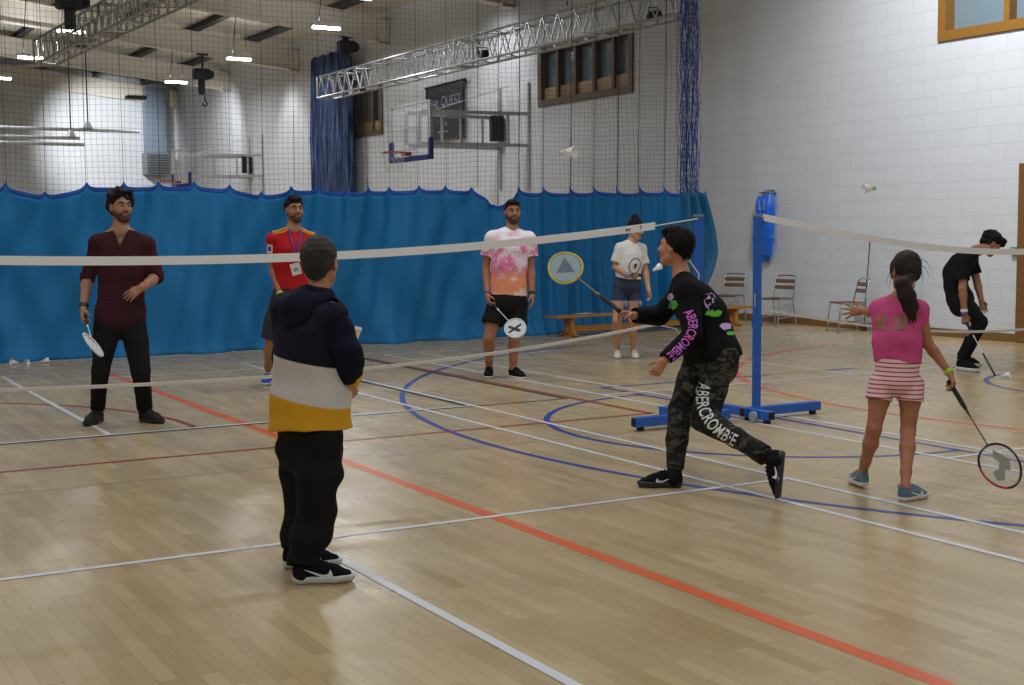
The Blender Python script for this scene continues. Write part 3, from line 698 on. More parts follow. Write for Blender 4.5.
# ---------------- shuttlecocks (axis = local +z towards the cork)
M_feather = mat('white_feather', rgb(244, 244, 244), .7, bump=.1, bscale=90); M_cork = mat('white_cork', rgb(220, 218, 210), .6); M_ycork = mat('yellow_cork', rgb(176, 176, 60), .6)
def shuttle(loc, axis, label, cork=None, sc=1.0):
    r = empty('shuttlecock', loc); tag(r, label, 'shuttlecock', 'shuttlecocks'); a = nrm(axis)
    r.rotation_mode = 'QUATERNION'; r.rotation_quaternion = Vector(a).to_track_quat('Z', 'Y'); r.scale = (sc,) * 3
    b = MB(); n = 16; vs, fs = [], []
    for k in range(n):
        a0, a1 = 2 * PI * (k - .55) / n, 2 * PI * (k + .55) / n; am = (a0 + a1) / 2
        prof = [(.013, .025, .3), (.0175, .005, .4), (.024, -.02, .9), (.031, -.04, 1.), (.033, -.049, .5)]
        i0 = len(vs)
        for rr, z, w in prof:
            h = (a1 - a0) / 2 * w
            for s in (-1, 1): vs.append((rr * math.cos(am + s * h), rr * math.sin(am + s * h), z))
            vs.append(((rr + .0012) * math.cos(am), (rr + .0012) * math.sin(am), z))
        for q in range(4):
            for c in ((0, 2), (2, 1), (1, 0)): fs.append((i0 + q * 3 + c[0], i0 + q * 3 + c[1], i0 + q * 3 + 3 + c[1], i0 + q * 3 + 3 + c[0]))
    b.add(vs, fs); b.build('feather_skirt', M_feather, r)
    b = MB(); b.lathe((0, 0, .018), (0, 0, 1), [(.0, 0), (.0125, 0), (.013, .012), (.011, .02), (.006, .025), (0, .0265)], 14); b.build('cork', cork or M_cork, r, smooth=True)
    for z, rr in ((.006, .0180), (-.006, .021)):
        b = MB(); b.tube([(rr * math.cos(2 * PI * k / 20), rr * math.sin(2 * PI * k / 20), z) for k in range(20)], .0009, 5, closed=True); b.build('thread_ring', M_cork, r)
    return r
shuttle(at(567.5, 152.5, 7.0), -_R * .72 - _F * .1 + _U * .05 + _F * .62, 'white shuttlecock flying high in front of the curtain netting', sc=1.0)
shuttle(at(870, 188.4, 9.0), _R * .95 + _U * .05 + _F * .2, 'white shuttlecock with yellow cork flying in front of the white wall', M_ycork)
shuttle(at(656.5, 268.5, 12.5), -_R * .75 - _U * .45 - _F * .3, 'white shuttlecock flying just in front of the running boy\'s chin')
def floor_shuttle(u, v, ang, label):
    p = on_floor(u, v); a = V(math.cos(ang), math.sin(ang), -.21); shuttle(p + V(0, 0, .0245), a, label)
floor_shuttle(1005, 378, 2.0, 'white shuttlecock on the floor inside the blue half circle at the right')
# three pale ones at the foot of the curtain
for (u, v, a), lab in zip([(15, 363, .4), (25.5, 363.3, 1.9), (44.5, 361.5, 3.1)], ['white shuttlecock at the foot of the curtain, the one nearest the left edge', 'white shuttlecock at the foot of the curtain, the middle one of three', 'white shuttlecock at the foot of the curtain, the one nearest the man in burgundy']): floor_shuttle(u, v + 1.5, a, lab)
floor_shuttle(358, 361.5, 5.9, 'white shuttlecock lying on the floor beyond the hooded boy\'s cuff')

# ---------------- basketball goals
M_gsteel = mat('grey_goal_steel', rgb(176, 178, 180), .45, .2); M_clear = mat('clear_backboard', rgb(225, 235, 240), .05, alpha=.16); M_pad = mat('navy_blue_padding', rgb(22, 40, 110), .55); M_rim = mat('red_rim_paint', rgb(150, 34, 24), .4)
def goal(loc, label):
    r = empty('basketball_goal', loc); tag(r, label, 'basketball hoop', 'wall mounted basketball goals'); X = -2.42  # local: wall at x=0, court towards -x
    def part(nm, m, fn, par=None): b = MB(); fn(b); return b.build(nm, m, par or r)
    def fr(b):
        for s in (-.6, .6):
            b.box((-.05, s - .03, 2.35), (0, s + .03, 4.5))
            b.obar((0, s, 3.86), (X + .1, s * .5, 3.86), .055, .07); b.obar((0, s, 3.22), (X + .1, s * .5, 3.22), .055, .07)
            for t in (.2, .62): b.obar((X * t, s * (1 - .5 * t), 3.22), (X * t, s * (1 - .5 * t), 3.86), .04, .05)
        b.obar((X * .75, -.34, 3.78), (X * .35, -.40, 3.78), .05, .05)
    part('wall_arm_frame', M_gsteel, fr)
    part('winch_motor', M_dark, lambda b: b.box((-.34, .36, 3.36), (-.05, .52, 3.9), .02))
    bb = part('backboard', M_clear, lambda b: b.box((X - .015, -.93, 2.95), (X + .015, .93, 4.0)))
    def bf(b):
        for y in (-.9, .9): b.box((X - .02, y - .025, 2.92), (X + .03, y + .025, 4.03))
        for z in (2.935, 4.015): b.box((X - .02, -.9, z - .02), (X + .03, .9, z + .02))
        for y in (-.295, .295): b.box((X - .022, y - .02, 3.1), (X - .017, y + .02, 3.55))
        for z in (3.1, 3.53): b.box((X - .022, -.295, z), (X - .017, .295, z + .04))
    part('board_frame', M_gsteel, bf, bb)
    def pd(b):
        b.box((X - .04, -.93, 2.88), (X + .04, .93, 2.98), .01)
        for y in (-.9, .9): b.box((X - .04, y - .05, 2.88), (X + .04, y + .05, 3.3), .01)
    part('edge_padding', M_pad, pd, bb)
    for y in (-.3, .3): part('support_strut', M_gsteel, lambda b: b.obar((X + .05, y, 3.22), (X + .05, y, 3.86), .05, .05))
    cx = X - .38
    rim = part('rim', M_rim, lambda b: (b.tube([(cx + .228 * math.cos(2 * PI * k / 28), .228 * math.sin(2 * PI * k / 28), 3.05) for k in range(28)], .011, 8, closed=True), b.box((X - .17, -.09, 2.99), (X - .02, .09, 3.06), .008)))
    L = []
    for k in range(12):
        for s in (-1, 1): L.append(np.array([(cx + (.225 - .09 * t) * math.cos(2 * PI * (k + s * t * 2) / 12), (.225 - .09 * t) * math.sin(2 * PI * (k + s * t * 2) / 12), 3.05 - .4 * t) for t in np.linspace(0, 1, 9)]))
    wires('hoop_net', L, .003, M_whitecord, rim)
    part('stay_cable', M_whitecord, lambda b: b.tube([(X * .85, 0, 3.86), (-.02, .2, 4.5)], .008, 5))
    return r
goal((WX, 16.47, 0), 'nearer wall mounted basketball goal with clear backboard and red rim')
goal((WX, 32.65, 0), 'farther basketball goal low over the curtain near the far corner')

# ---------------- wall banner
r = empty('banner', (WX - .1, 19.48, 4.2)); tag(r, 'black banner with pale lettering on the wall behind the nearer goal', 'banner')
b = MB(); b.box((-.004, -.88, -.62), (.004, .88, .58)); b.build('cloth', mat('black_banner_cloth', rgb(26, 28, 36), .5), r)
b = MB(); b.tube([(0, -1.0, .62), (0, 1.0, .60)], .03, 6); b.tube([(0, .93, .62), (.0, .93, .3)], .025, 6); b.tube([(0, -.95, -.64), (0, -.6, -.64)], .02, 6)
for y in (-.9, .9, 0): b.tube([(0, y, .60), (.09, y, .60)], .02, 6)
b.build('hanging_rail', M_dark, r)
b = MB()
for txt, y, z, s in (('THE', .55, .19, .24), ('QUEST', -.30, .22, .32)):
    lv, lf = text_mesh(txt, s, 0); b.add([(-.0065, y - v[0], z + v[1]) for v in lv], [tuple(q) for q in lf])
b.prism([(-.05, -.05), (.05, -.05), (.05, .05), (-.05, .05)], (-.007, -.06, -.28), (0, 1, 0), (0, 0, 1), .004)
b.prism([(-.25, -.01), (.25, -.01), (.25, .02), (-.25, .02)], (-.007, .1, -.46), (0, 1, 0), (0, 0, 1), .004)
b.build('lettering', mat('pale_print', rgb(150, 160, 180), .6), r)

# ---------------- gathered net in the far bay
def streak():
    n = NT('streaked_blue_net', .7, .3); mp = n.n('ShaderNodeMapping'); mp.inputs['Scale'].default_value = (1, 9, .35); n.l(n.tc.outputs['Object'], mp.inputs[0])
    a = n.step(n.noise(3.2, 4, mp.outputs[0]), .54, .06); n.color(n.mix(a, rgb(20, 38, 78), rgb(78, 102, 142))); return n.m
M_streak = streak()
r = empty('gathered_divider_net', (11.45, 25.5, 0)); tag(r, 'dark blue divider net gathered against the far wall under the hoist', 'net')
yy = np.arange(-1.14, 1.2, .19)
f2 = Field((-.3, -1.5, 0.0), (.35, 1.5, 6.2), .05)
for i, y in enumerate(yy): f2.tube([(.05 * math.sin(i * 2.1), y, 6.1), (.07 * math.sin(i * 1.3 + 1), y * .97 + .03, 4.), (.06 * math.sin(i), y * .98, .13)], [.11, .12, .12], k=.05)
field_obj(f2, 'net_folds', M_streak, r)
b = MB(); b.box((-.06, -1.25, 6.0), (.06, 1.25, 6.08)); b.build('track', M_gsteel, r)

# ---------------- lighting trusses and hoists
M_truss = mat('bright_truss_aluminium', rgb(176, 178, 180), .36, .9)
def truss(x, y0, y1, z0, z1, label, w=.42, h=.5):
    r = empty('lighting_truss', (x, (y0 + y1) / 2, (z0 + z1) / 2)); O = V(x, (y0 + y1) / 2, (z0 + z1) / 2); tag(r, label, 'lighting truss', 'box trusses under the roof')
    zz = lambda y: z0 + (z1 - z0) * (y - y0) / (y1 - y0)
    for sx in (-1, 1):
        for sz in (0, 1):
            b = MB(); b.tube([(x + sx * w / 2, y0, z0 + sz * h), (x + sx * w / 2, y1, z1 + sz * h)], .027, 8); b.build('chord', M_truss, r, origin=O, smooth=True)
    b = MB(); n = int((y1 - y0) / .52); st = (y1 - y0) / n
    for i in range(n):
        a, c = y0 + i * st, y0 + (i + 1) * st; m_ = (a + c) / 2
        for sx in (-1, 1):
            X = x + sx * w / 2; b.tube([(X, a, zz(a)), (X, m_, zz(m_) + h)], .014, 5); b.tube([(X, m_, zz(m_) + h), (X, c, zz(c))], .014, 5)
        for z in (0, h)[i % 2:i % 2 + 1]: b.tube([(x - w / 2, a, zz(a) + z), (x + w / 2, m_, zz(m_) + z)], .011, 5); b.tube([(x + w / 2, m_, zz(m_) + z), (x - w / 2, c, zz(c) + z)], .011, 5)
    b.build('lattice', M_truss, r, origin=O, smooth=True)
    for y in (y0, (y0 + y1) * .5, y1):
        b = MB()
        for q in ((-1, 0, 1, 0), (-1, h, 1, h), (-1, 0, -1, h), (1, 0, 1, h)): b.tube([(x + q[0] * w / 2, y, zz(y) + q[1]), (x + q[2] * w / 2, y, zz(y) + q[3])], .027, 6)
        b.build('end_frame', M_truss, r, origin=O)
    return r
tr1 = truss(10.4, 8.7, 23.3, 4.74, 4.77, 'silver box truss running from the blue net bundle to the far gathered net')
tr2 = truss(3.6, 10.5, 22.6, 4.92, 5.14, 'silver box truss high at the top left of the photo')
b = MB(); b.tube([(2.95, 22.7, 5.08), (3.75, 22.7, 5.16)], .028, 8); b.build('outrigger_pipe', M_truss, tr2, origin=V(3.6, 16.55, 5.03), smooth=True)
def hoist(loc, label, chain, hook=True, sc=1.):
    x, y, z = loc; r = empty('chain_hoist', loc); tag(r, label, 'chain hoist', 'chain hoists under the roof'); zt = roof_z(x) - z
    b = MB(); b.box((-.26 * sc, -.13 * sc, -.14 * sc), (.2 * sc, .13 * sc, .14 * sc), .03); b.lathe((.2 * sc, 0, 0), (1, 0, 0), [(.0, 0), (.11 * sc, 0), (.12 * sc, .05), (.09 * sc, .1 * sc), (0, .1 * sc)], 14); b.build('motor_body', M_dark, r)
    for q in range(4):
        b = MB(); b.box((-.2 * sc + q * .09, -.135 * sc, -.15 * sc), (-.17 * sc + q * .09, .135 * sc, .15 * sc)); b.build('cooling_fin', M_rubber, r)
    b = MB(); b.tube([(0, 0, .14 * sc), (0, 0, zt)], .03, 6); b.box((-.15, -.06, zt - .02), (.15, .06, zt + .03)); b.build('top_hanger', M_dark, r)
    b = MB(); b.lathe((-.05, 0, -.14 * sc - chain), (0, 0, 1), [(0, 0), (.06, 0), (.085, .05), (.085, .42), (.05, .5), (0, .5)], 12); b.build('chain_bag', M_rubber, r)
    b = MB(); b.tube([(.05, 0, -.14), (.05, 0, -.2 - chain)], .014, 5)
    if hook: b.tube([(.05, 0, -.2 - chain), (.05, 0, -.3 - chain), (.11, 0, -.38 - chain), (.06, 0, -.46 - chain), (-.01, 0, -.42 - chain), (-.02, 0, -.37 - chain)], .025, 6)
    b.build('chain_hook', M_dark, r, smooth=True)
    return r
hoist((10.75, 22.7, 5.98), 'black chain hoist over the right truss end beside the gathered blue net', .12, False, .95)
hoist((9.0, 28.8, 5.86), 'black chain hoist with dangling hook under a ceiling lamp', .42, True)
hoist((2.9, 16.4, 5.52), 'black chain hoist at the top left in front of the left truss', .35, False)
hoist((10.4, 12.2, 5.62), 'black chain hoist on top of the right truss at the top edge', .02, False, .7)
def spot(loc, label):
    r = empty('stage_lamp', loc); tag(r, label, 'stage lamp', 'stage lamps inside the right truss')
    b = MB(); b.lathe((0, -.13, -.02), (0, 1, 0), [(0, 0), (.07, 0), (.085, .03), (.085, .2), (.06, .26), (0, .26)], 12); b.build('lamp_can', M_dark, r)
    b = MB(); b.tube([(-.1, 0, -.02), (-.1, 0, .11), (.1, 0, .11), (.1, 0, -.02)], .012, 6); b.build('yoke', M_dark, r)
for y, lab in ((9.55, 'small black stage lamp inside the right truss nearest the net bundle'), (15.2, 'small black stage lamp inside the right truss above the goal arms'), (21.6, 'small black stage lamp inside the right truss left of the banner')): spot((10.4, y, 4.86 + (y - 9) * .01), lab)

# ---------------- bars hanging at the far left, duct, small bar
def bar(x0, x1, y, z, label, drops):
    r = empty('hanging_bar', ((x0 + x1) / 2, y, z)); O = V((x0 + x1) / 2, y, z); tag(r, label, 'hanging bar', 'bars hung at the far left')
    b = MB(); b.tube([(x0, y, z), (x1, y, z)], .05, 8); b.build('bar', M_gsteel, r, origin=O, smooth=True)
    for x in drops:
        b = MB(); b.lathe((x, y, z + .04), (0, 0, 1), [(0, 0), (.16, 0), (.05, .2), (0, .2)], 12); b.build('drop_cone', M_gsteel, r, origin=O)
        b = MB(); b.tube([(x, y, z + .2), (x, y, roof_z(x) + .6)], .022, 5); b.build('drop_rod', M_purlin, r, origin=O)
bar(2.0, 8.3, 33, 4.55, 'upper pale bar hanging from two rods at the far left', (6.78,))
bar(2.0, 6.5, 32.9, 4.29, 'middle pale bar hanging at the far left', (6.26, 2.6))
bar(2.0, 6.5, 32.3, 4.07, 'lowest pale bar hanging at the far left', (2.3,))
r = empty('ceiling_slab', (9.5, 38, 6.06)); tag(r, 'small grey slab hanging left of the duct on the end wall', 'slab')
b = MB(); b.box((-.32, -.2, -.06), (.32, .2, .06), .01); b.build('slab', M_purlin, r)
for s in (-.25, .25):
    b = MB(); b.tube([(s, 0, .06), (s, 0, roof_z(9.5) + .6 - 6.06)], .008, 5); b.build('hanger', M_dark, r)
r = empty('air_duct', (10.98, BY - .01, 0)); tag(r, 'tall grey air duct with a louvred grille on the end wall', 'duct')
b = MB(); b.box((-.36, -.5, 4.4), (.36, 0, 6.75), .01); b.build('duct_casing', mat('blue_grey_duct_steel', rgb(128, 142, 158), .5), r)
b = MB(); b.box((-.42, -.6, 3.62), (.42, 0, 4.4)); g = b.build('grille_box', mat('grey_duct_steel', rgb(120, 126, 132), .5), r)
for k in range(8):
    b = MB(); b.obar((-.38, -.62, 3.68 + k * .09), (.38, -.62, 3.68 + k * .09), .05, .012, (0, -.6, 1)); b.build('louvre', M_purlin, g)
# ================================================================ PEOPLE
FH, RH = nrm(V(_F[0], _F[1], 0)), nrm(_R0)
Z = V(0, 0, 1)
def hd(a, up=0.):
    a = math.radians(a); return nrm(-FH * math.cos(a) + RH * math.sin(a) + Z * up)
def lerp(a, b, t): return np.asarray(a) * (1 - t) + np.asarray(b) * t
TOR = [(-.20, .10, .085), (-.08, .155, .115), (.05, .168, .118), (.3, .148, .105), (.6, .158, .115), (.84, .168, .108), (.96, .135, .085), (1.03, .09, .065)]
TORF = [(-.20, .11, .085), (-.08, .165, .118), (.05, .168, .118), (.34, .126, .095), (.6, .140, .115), (.84, .148, .10), (.96, .115, .075), (1.03, .08, .06)]
TORC = [(-.20, .105, .09), (-.08, .148, .118), (.05, .150, .118), (.3, .138, .108), (.6, .146, .115), (.84, .154, .105), (.96, .125, .08), (1.03, .085, .06)]
def skin_mat(name, c): return mat(name, c, .5, bump=.06, bscale=120, var=.06, spec=.35)
def cloth(name, c, rough=.85, bump=.25, var=.1, bscale=70, sheen=.0): return mat(name, c, rough, bump=bump, bscale=bscale, var=var, sheen=sheen, spec=.12)

class Person:
    def __init__(s, label, h, d0, J, feet, fwd, skin, tor=TOR, g=1., hg=.0055, bend=None, headh=None, hup=None, footL=None, armk=1., legk=1.):
        s.h, s.S, s.g, s.J, s.hg, s.skin, s.tor = h, h / 1.78, g, J, hg, skin, tor
        s.feet = feet; s.fwd = nrm(fwd); s.up0 = nrm(hup) if hup is not None else Z
        s.armk, s.legk = armk, legk
        s.HH = headh or (.235 * (h / 1.78) ** .45)
        s.hipC = (J['hipL'] + J['hipR']) / 2; s.shC = (J['shL'] + J['shR']) / 2; s.up = nrm(s.shC - s.hipC)
        s.sdH, s.sdS = nrm(J['hipR'] - J['hipL']), nrm(J['shR'] - J['shL'])
        s.front = nrm(np.cross(s.up, s.sdS)); s.frontH = nrm(np.cross(s.up, s.sdH))
        s.bend = np.zeros(3) if bend is None else np.asarray(bend)
        s.neck = J.get('neck', s.shC + s.up * .05 * s.S)
        b = [(f['heel'] + f['toe']) / 2 for f in feet.values()]; s.base = sum(b) / len(b); s.base = V(s.base[0], s.base[1], 0)
        s.label = label; s.bvh = {}
        allp = [v for v in J.values()] + [f['heel'] for f in feet.values()] + [f['toe'] for f in feet.values()]
        s.lo = np.min(allp, 0) - V(.26, .26, .02); s.hi = np.max(allp, 0) + V(.26, .26, .2)
        s.lo[2] = max(s.lo[2], -.02)
        J['shL'] = J['shL'] - s.up * .022 * s.S; J['shR'] = J['shR'] - s.up * .022 * s.S; s.shC = (J['shL'] + J['shR']) / 2
        for q in 'LR':
            f = feet[q]; d = nrm(f['toe'] - f['heel']); u = f.get('up', Z); u = nrm(u - d * (u @ d)); f['d'], f['u'] = d, u
            J['an' + q] = f['heel'] + d * .055 * s.S + u * .095 * s.S
    def spine(s, t): return s.hipC + (s.shC - s.hipC) * t + s.bend * 4 * t * (1 - t) * (0 <= t <= 1)
    def side(s, t): return nrm(lerp(s.sdH, s.sdS, min(max(t, 0), 1)))
    def torso(s, F, t0, t1, e=0., k=.02, c0='round', c1='round', flare=0., bd=0.):
        T = [q for q in s.tor if t0 < q[0] < t1]; I = lambda t: [np.interp(t, [q[0] for q in s.tor], [q[i] for q in s.tor]) for i in (1, 2)]
        ts = [t0] + [q[0] for q in T] + [t1]; ts = sorted(set(ts)); pts, A, B = [], [], []
        for t in ts:
            a, b = I(t); fl = flare * max(0, (.5 - t)); pts.append(s.spine(t)); A.append(a * s.S * s.g + e + fl); B.append(b * s.S * s.g + e + fl + bd)
        F.tube(pts, A, B, [s.side(t) for t in ts], k, 'add', c0, c1, kin=.03)
    def limb(s, names, t):
        pts = [s.J[n] for n in names]; i = int(t); out = pts[:i + 1]
        if t > i: out.append(lerp(pts[i], pts[i + 1], t - i))
        return out
    def headframe(s):
        fw = s.fwd; rt = nrm(np.cross(fw, s.up0)); up = np.cross(rt, fw); return rt, fw, up
    def hp(s, x, y, z):
        rt, fw, up = s.headframe(); q = s.HH / .235; return s.J['head'] + (rt * x + fw * y + up * z) * q
    def hand(s, F, q, d=None, n=None, curl=.35, spread=.10, thumb=.4, sc=1.):
        J = s.J; w0 = J['wr' + q]; d = nrm(J['wr' + q] - J['el' + q]) if d is None else nrm(d)
        n = -s.sdS * (1 if q == 'R' else -1) if n is None else n; n = nrm(n - d * (n @ d))
        w = np.cross(d, n) * (1 if q == 'R' else -1); S = max(.8, s.S) * sc
        F.seg(w0 - d * .01, w0 + d * .078 * S, .026 * S, .040 * S, .019 * S, .0145 * S, w, .012)
        for i in range(4):
            r = w0 + d * (.083 - .004 * abs(i - 1.2)) * S + w * (.030 - .0202 * i) * S; L = [.072, .080, .074, .058][i] * S; p = r; rad = .0088 * S
            for j, fr in enumerate((.45, .3, .25)):
                th = curl * (.75, 1.75, 2.5)[j]; dd = nrm(d * math.cos(th) + n * math.sin(th) + w * (1.5 - i) * spread)
                p2 = p + dd * L * fr; F.seg(p, p2, rad * (1 - .1 * j), rad * (.9 - .1 * j), k=.004); p = p2
        r = w0 + d * .022 * S + w * .024 * S + n * .006 * S
        a = nrm(d * .62 + w * (.75 - .5 * thumb) + n * (.25 + .5 * thumb)); p1 = r + a * .045 * S; b = nrm(d * .7 + w * (.35 - .9 * thumb) + n * (.25 + .6 * thumb))
        F.seg(r, p1, .013 * S, .0105 * S, k=.008); F.seg(p1, p1 + b * .032 * S, .0103 * S, .008 * S, k=.004)
        s.J['palm' + q] = w0 + d * .075 * S + n * .022 * S
    def body(s, hands):
        J, S, g = s.J, s.S, s.g; F = Field(s.lo, s.hi, s.hg)
        s.torso(F, .05, 1.03, -.012, .0)
        for q in 'LR':
            hip, kn, an = J['hip' + q], J['kn' + q], J['an' + q]; l = s.legk
            calf = lerp(kn, an, .3) - nrm(np.cross(nrm(an - kn), s.sdH)) * -.012 * S
            F.tube([hip, lerp(hip, kn, .35), kn, calf, lerp(kn, an, .72), an], [x * S * l for x in (.084, .076, .053, .055, .038, .034)], k=.03, kin=.02)
            f = s.feet[q]; F.seg(an, f['heel'] + f['d'] * .17 * S + f['u'] * .045 * S, .03 * S, .024 * S, k=.02); F.seg(an, f['heel'] + f['d'] * .04 * S + f['u'] * .04 * S, .03 * S, .026 * S, k=.02)
            sh, el, wr = J['sh' + q], J['el' + q], J['wr' + q]; a = s.armk
            F.seg(s.spine(.93), sh, .06 * S, .058 * S, k=.03)
            fm = lerp(el, wr, .25)
            F.tube([sh, lerp(sh, el, .45), el, fm, wr], [x * S * a for x in (.056, .047, .039, .041, .026)], k=.025, kin=.015)
            F.tube([wr, wr + nrm(wr - el) * .008], [.026 * S * a, .025 * S * a], k=.01)
            s.hand(F, q, **hands.get(q, {}))
            F.seg(lerp(s.neck, sh, .1) , lerp(s.neck, sh, .8) - s.up * .005, .045 * S, .048 * S, k=.03)
        # neck and head
        q = s.HH / .235; hf = np.array(s.headframe()); H = s.hp
        nr = .054 * (S ** .5) * (.9 if s.tor is not TOR else 1.)
        F.seg(s.neck - s.up * .03, H(0, -.022, -.055), nr * 1.08, nr, k=.03)
        F.ell(H(0, -.014, .028), V(.073, .094, .089) * q, hf, .02); F.ell(H(0, .028, -.030), V(.057, .062, .080) * q, hf, .03)
        F.ell(H(0, .062, -.094), V(.027, .024, .021) * q, hf, .025)
        for x in (-1, 1):
            F.seg(H(x * .05, .0, -.052), H(x * .022, .06, -.09), .02 * q, .018 * q, k=.025)
            F.ell(H(x * .04, .062, -.022), V(.022, .022, .02) * q, hf, .02)
            F.ell(H(x * .031, .098, .012), V(.018, .016, .012) * q, hf, .012, 'sub')
            F.ell(H(x * .077, -.008, -.004), V(.009, .020, .032) * q, hf, .006); F.ell(H(x * .085, -.004, .002), V(.006, .010, .018) * q, hf, .004, 'sub')
            F.seg(H(x * .008, .083, .03), H(x * .045, .066, .033), .012 * q, .010 * q, k=.015)
            F.seg(H(x * .019, .0835, .0205), H(x * .044, .074, .018), .0062 * q, .0055 * q, k=.004)
            F.ell(H(x * .012, .096, -.024), V(.009, .010, .008) * q, hf, .006)
        F.seg(H(0, .086, .018), H(0, .108, -.018), .008 * q, .0125 * q, k=.012)
        F.seg(H(-.018, .088, -.051), H(.018, .088, -.051), .0065 * q, .0065 * q, k=.006); F.seg(H(-.014, .086, -.063), H(.014, .086, -.063), .0075 * q, .0075 * q, k=.006)
        P, Q = F.mesh('person'); s.bvh['body'] = BVHTree.FromPolygons(P.tolist(), Q.tolist())
        s.root = link('person', np_mesh('person', P - s.base, Q), s.skin, None, s.base, True)
        tag(s.root, s.label, 'person'); return s
    def put(s, F, name, m, parent=None, key=None, mi=None):
        P, Q = F.mesh(name)
        if key: s.bvh[key] = BVHTree.FromPolygons(P.tolist(), Q.tolist())
        return link(name, np_mesh(name, P - s.base, Q, mi=mi(P[Q].mean(1)) if mi else None), m, parent or s.root, None, True)
    def mbput(s, b, name, m, parent=None, smooth=True): return b.build(name, m, parent or s.root, origin=s.base, smooth=smooth)
    # ---- face extras
    def eyes(s, gaze=None, brow=None):
        q = s.HH / .235; rt, fw, up = s.headframe()
        for x in (-1, 1):
            c = s.hp(x * .031, .0745, .011); b = MB(); g = nrm(fw if gaze is None else gaze)
            e1 = nrm(np.cross(g, up)); e2 = np.cross(e1, g); n = 12; R = .0125 * q
            prev = 0
            rings = [(0.0, 2), (.32, 2), (.32, 1), (.62, 1), (.62, 0), (1.0, 0), (1.5, 0), (2.2, 0), (3.1, 0)]
            vs = [c + R * (g * math.cos(a) + math.sin(a) * (e1 * math.cos(2 * PI * k / n) + e2 * math.sin(2 * PI * k / n))) for a, _ in rings for k in range(n)]; b.v = [tuple(v) for v in vs]
            for i in range(len(rings) - 1):
                for k in range(n): b.f.append((i * n + k, i * n + (k + 1) % n, (i + 1) * n + (k + 1) % n, (i + 1) * n + k)); b.mi.append(rings[i + 1][1] if rings[i][0] != rings[i + 1][0] else rings[i][1])
            s.mbput(b, 'eye', [mat('eye_white', rgb(176, 164, 154), .3), mat('brown_iris', rgb(50, 32, 20), .25), mat('pupil_black', (.004, .004, .004), .2)])
        if brow is not None:
            F = Field(s.hp(0, .06, .03) - .1, s.hp(0, .06, .03) + .1, .003)
            for x in (-1, 1): F.tube([s.hp(x * .014, .094, .029), s.hp(x * .032, .090, .036), s.hp(x * .052, .070, .031)], [.0055 * q, .0055 * q, .003 * q], k=.003)
            s.put(F, 'eyebrows', brow)
        F = Field(s.hp(0, .09, -.057) - .06, s.hp(0, .09, -.057) + .06, .003)
        F.seg(s.hp(-.02, .0895, -.0515), s.hp(.02, .0895, -.0515), .006 * q, .006 * q); F.seg(s.hp(-.016, .0875, -.0635), s.hp(.016, .0875, -.0635), .0068 * q, .0068 * q)
        s.put(F, 'lips', mat('lip_brown_pink', rgb(146, 94, 78), .5))
    def beard(s, m, e=.003, must=True):
        q = s.HH / .235; hf = np.array(s.headframe()); H = s.hp; c = H(0, .03, -.06); F = Field(c - .13, c + .13, .004)
        F.ell(H(0, .028, -.030), (V(.057, .062, .080) + e) * q, hf, 0); F.ell(H(0, .062, -.094), (V(.027, .024, .021) + e + .002) * q, hf, .025)
        for x in (-1, 1): F.seg(H(x * .05, .0, -.052), H(x * .022, .06, -.09), (.02 + e) * q, (.018 + e) * q, k=.025); F.seg(H(x * .064, .002, .015), H(x * .055, .01, -.05), .012 * q, .012 * q, k=.01)
        F.seg(H(-.022, .091, -.041), H(.022, .091, -.041), .0075 * q, .0075 * q, k=.006)
        rt, fw, up = hf; F.half(H(0, .05, -.034), nrm(up * 1. + fw * .30), .004)
        if must: F.tube([H(-.03, .079, -.056), H(-.014, .0885, -.0425), H(.014, .0885, -.0425), H(.03, .079, -.056)], [.0045 * q, .006 * q, .006 * q, .0045 * q], k=.004)
        F.ell(H(0, .100, -.056), V(.022, .022, .0115) * q, hf, .003, 'sub'); F.ell(H(0, .08, .0), V(.042, .06, .028) * q, hf, .006, 'sub')
        s.put(F, 'beard', m)
    def hair(s, m, e=.012, cut=(.8, .004), amp=.003, freq=90, lumps=(), h=.0045, back=0., cutk=.012, seed=1, name='hair', ears=True):
        q = s.HH / .235; hf = np.array(s.headframe()); rt, fw, up = hf; H = s.hp; c = H(0, -.01, .02); R = .2
        F = Field(c - R, c + R, h)
        F.ell(H(0, -.016 - e * .75, .030 + e * .55), (V(.0745, .0945, .0895) + e * .82 + .001) * q, hf, 0)
        F.seg(H(0, -.05, -.02), H(0, -.045, -.06 - back), (.055 + e * .5) * q, (.045 + e * .5) * q, k=.02)
        F.half(H(0, 0, cut[1]), nrm(fw * cut[0] - up), cutk * .5)
        for p, r in lumps: F.ell(H(*p), V(*r) * q if not isinstance(r, float) else V(r, r, r) * q, hf, .02)
        if ears:
            for x in (-1, 1): F.ell(H(x * .085, .012, -.012), V(.024, .027, .040) * q, hf, .006, 'sub')
        F.fold(amp, freq, seed); return s.put(F, name, m, key='hair')
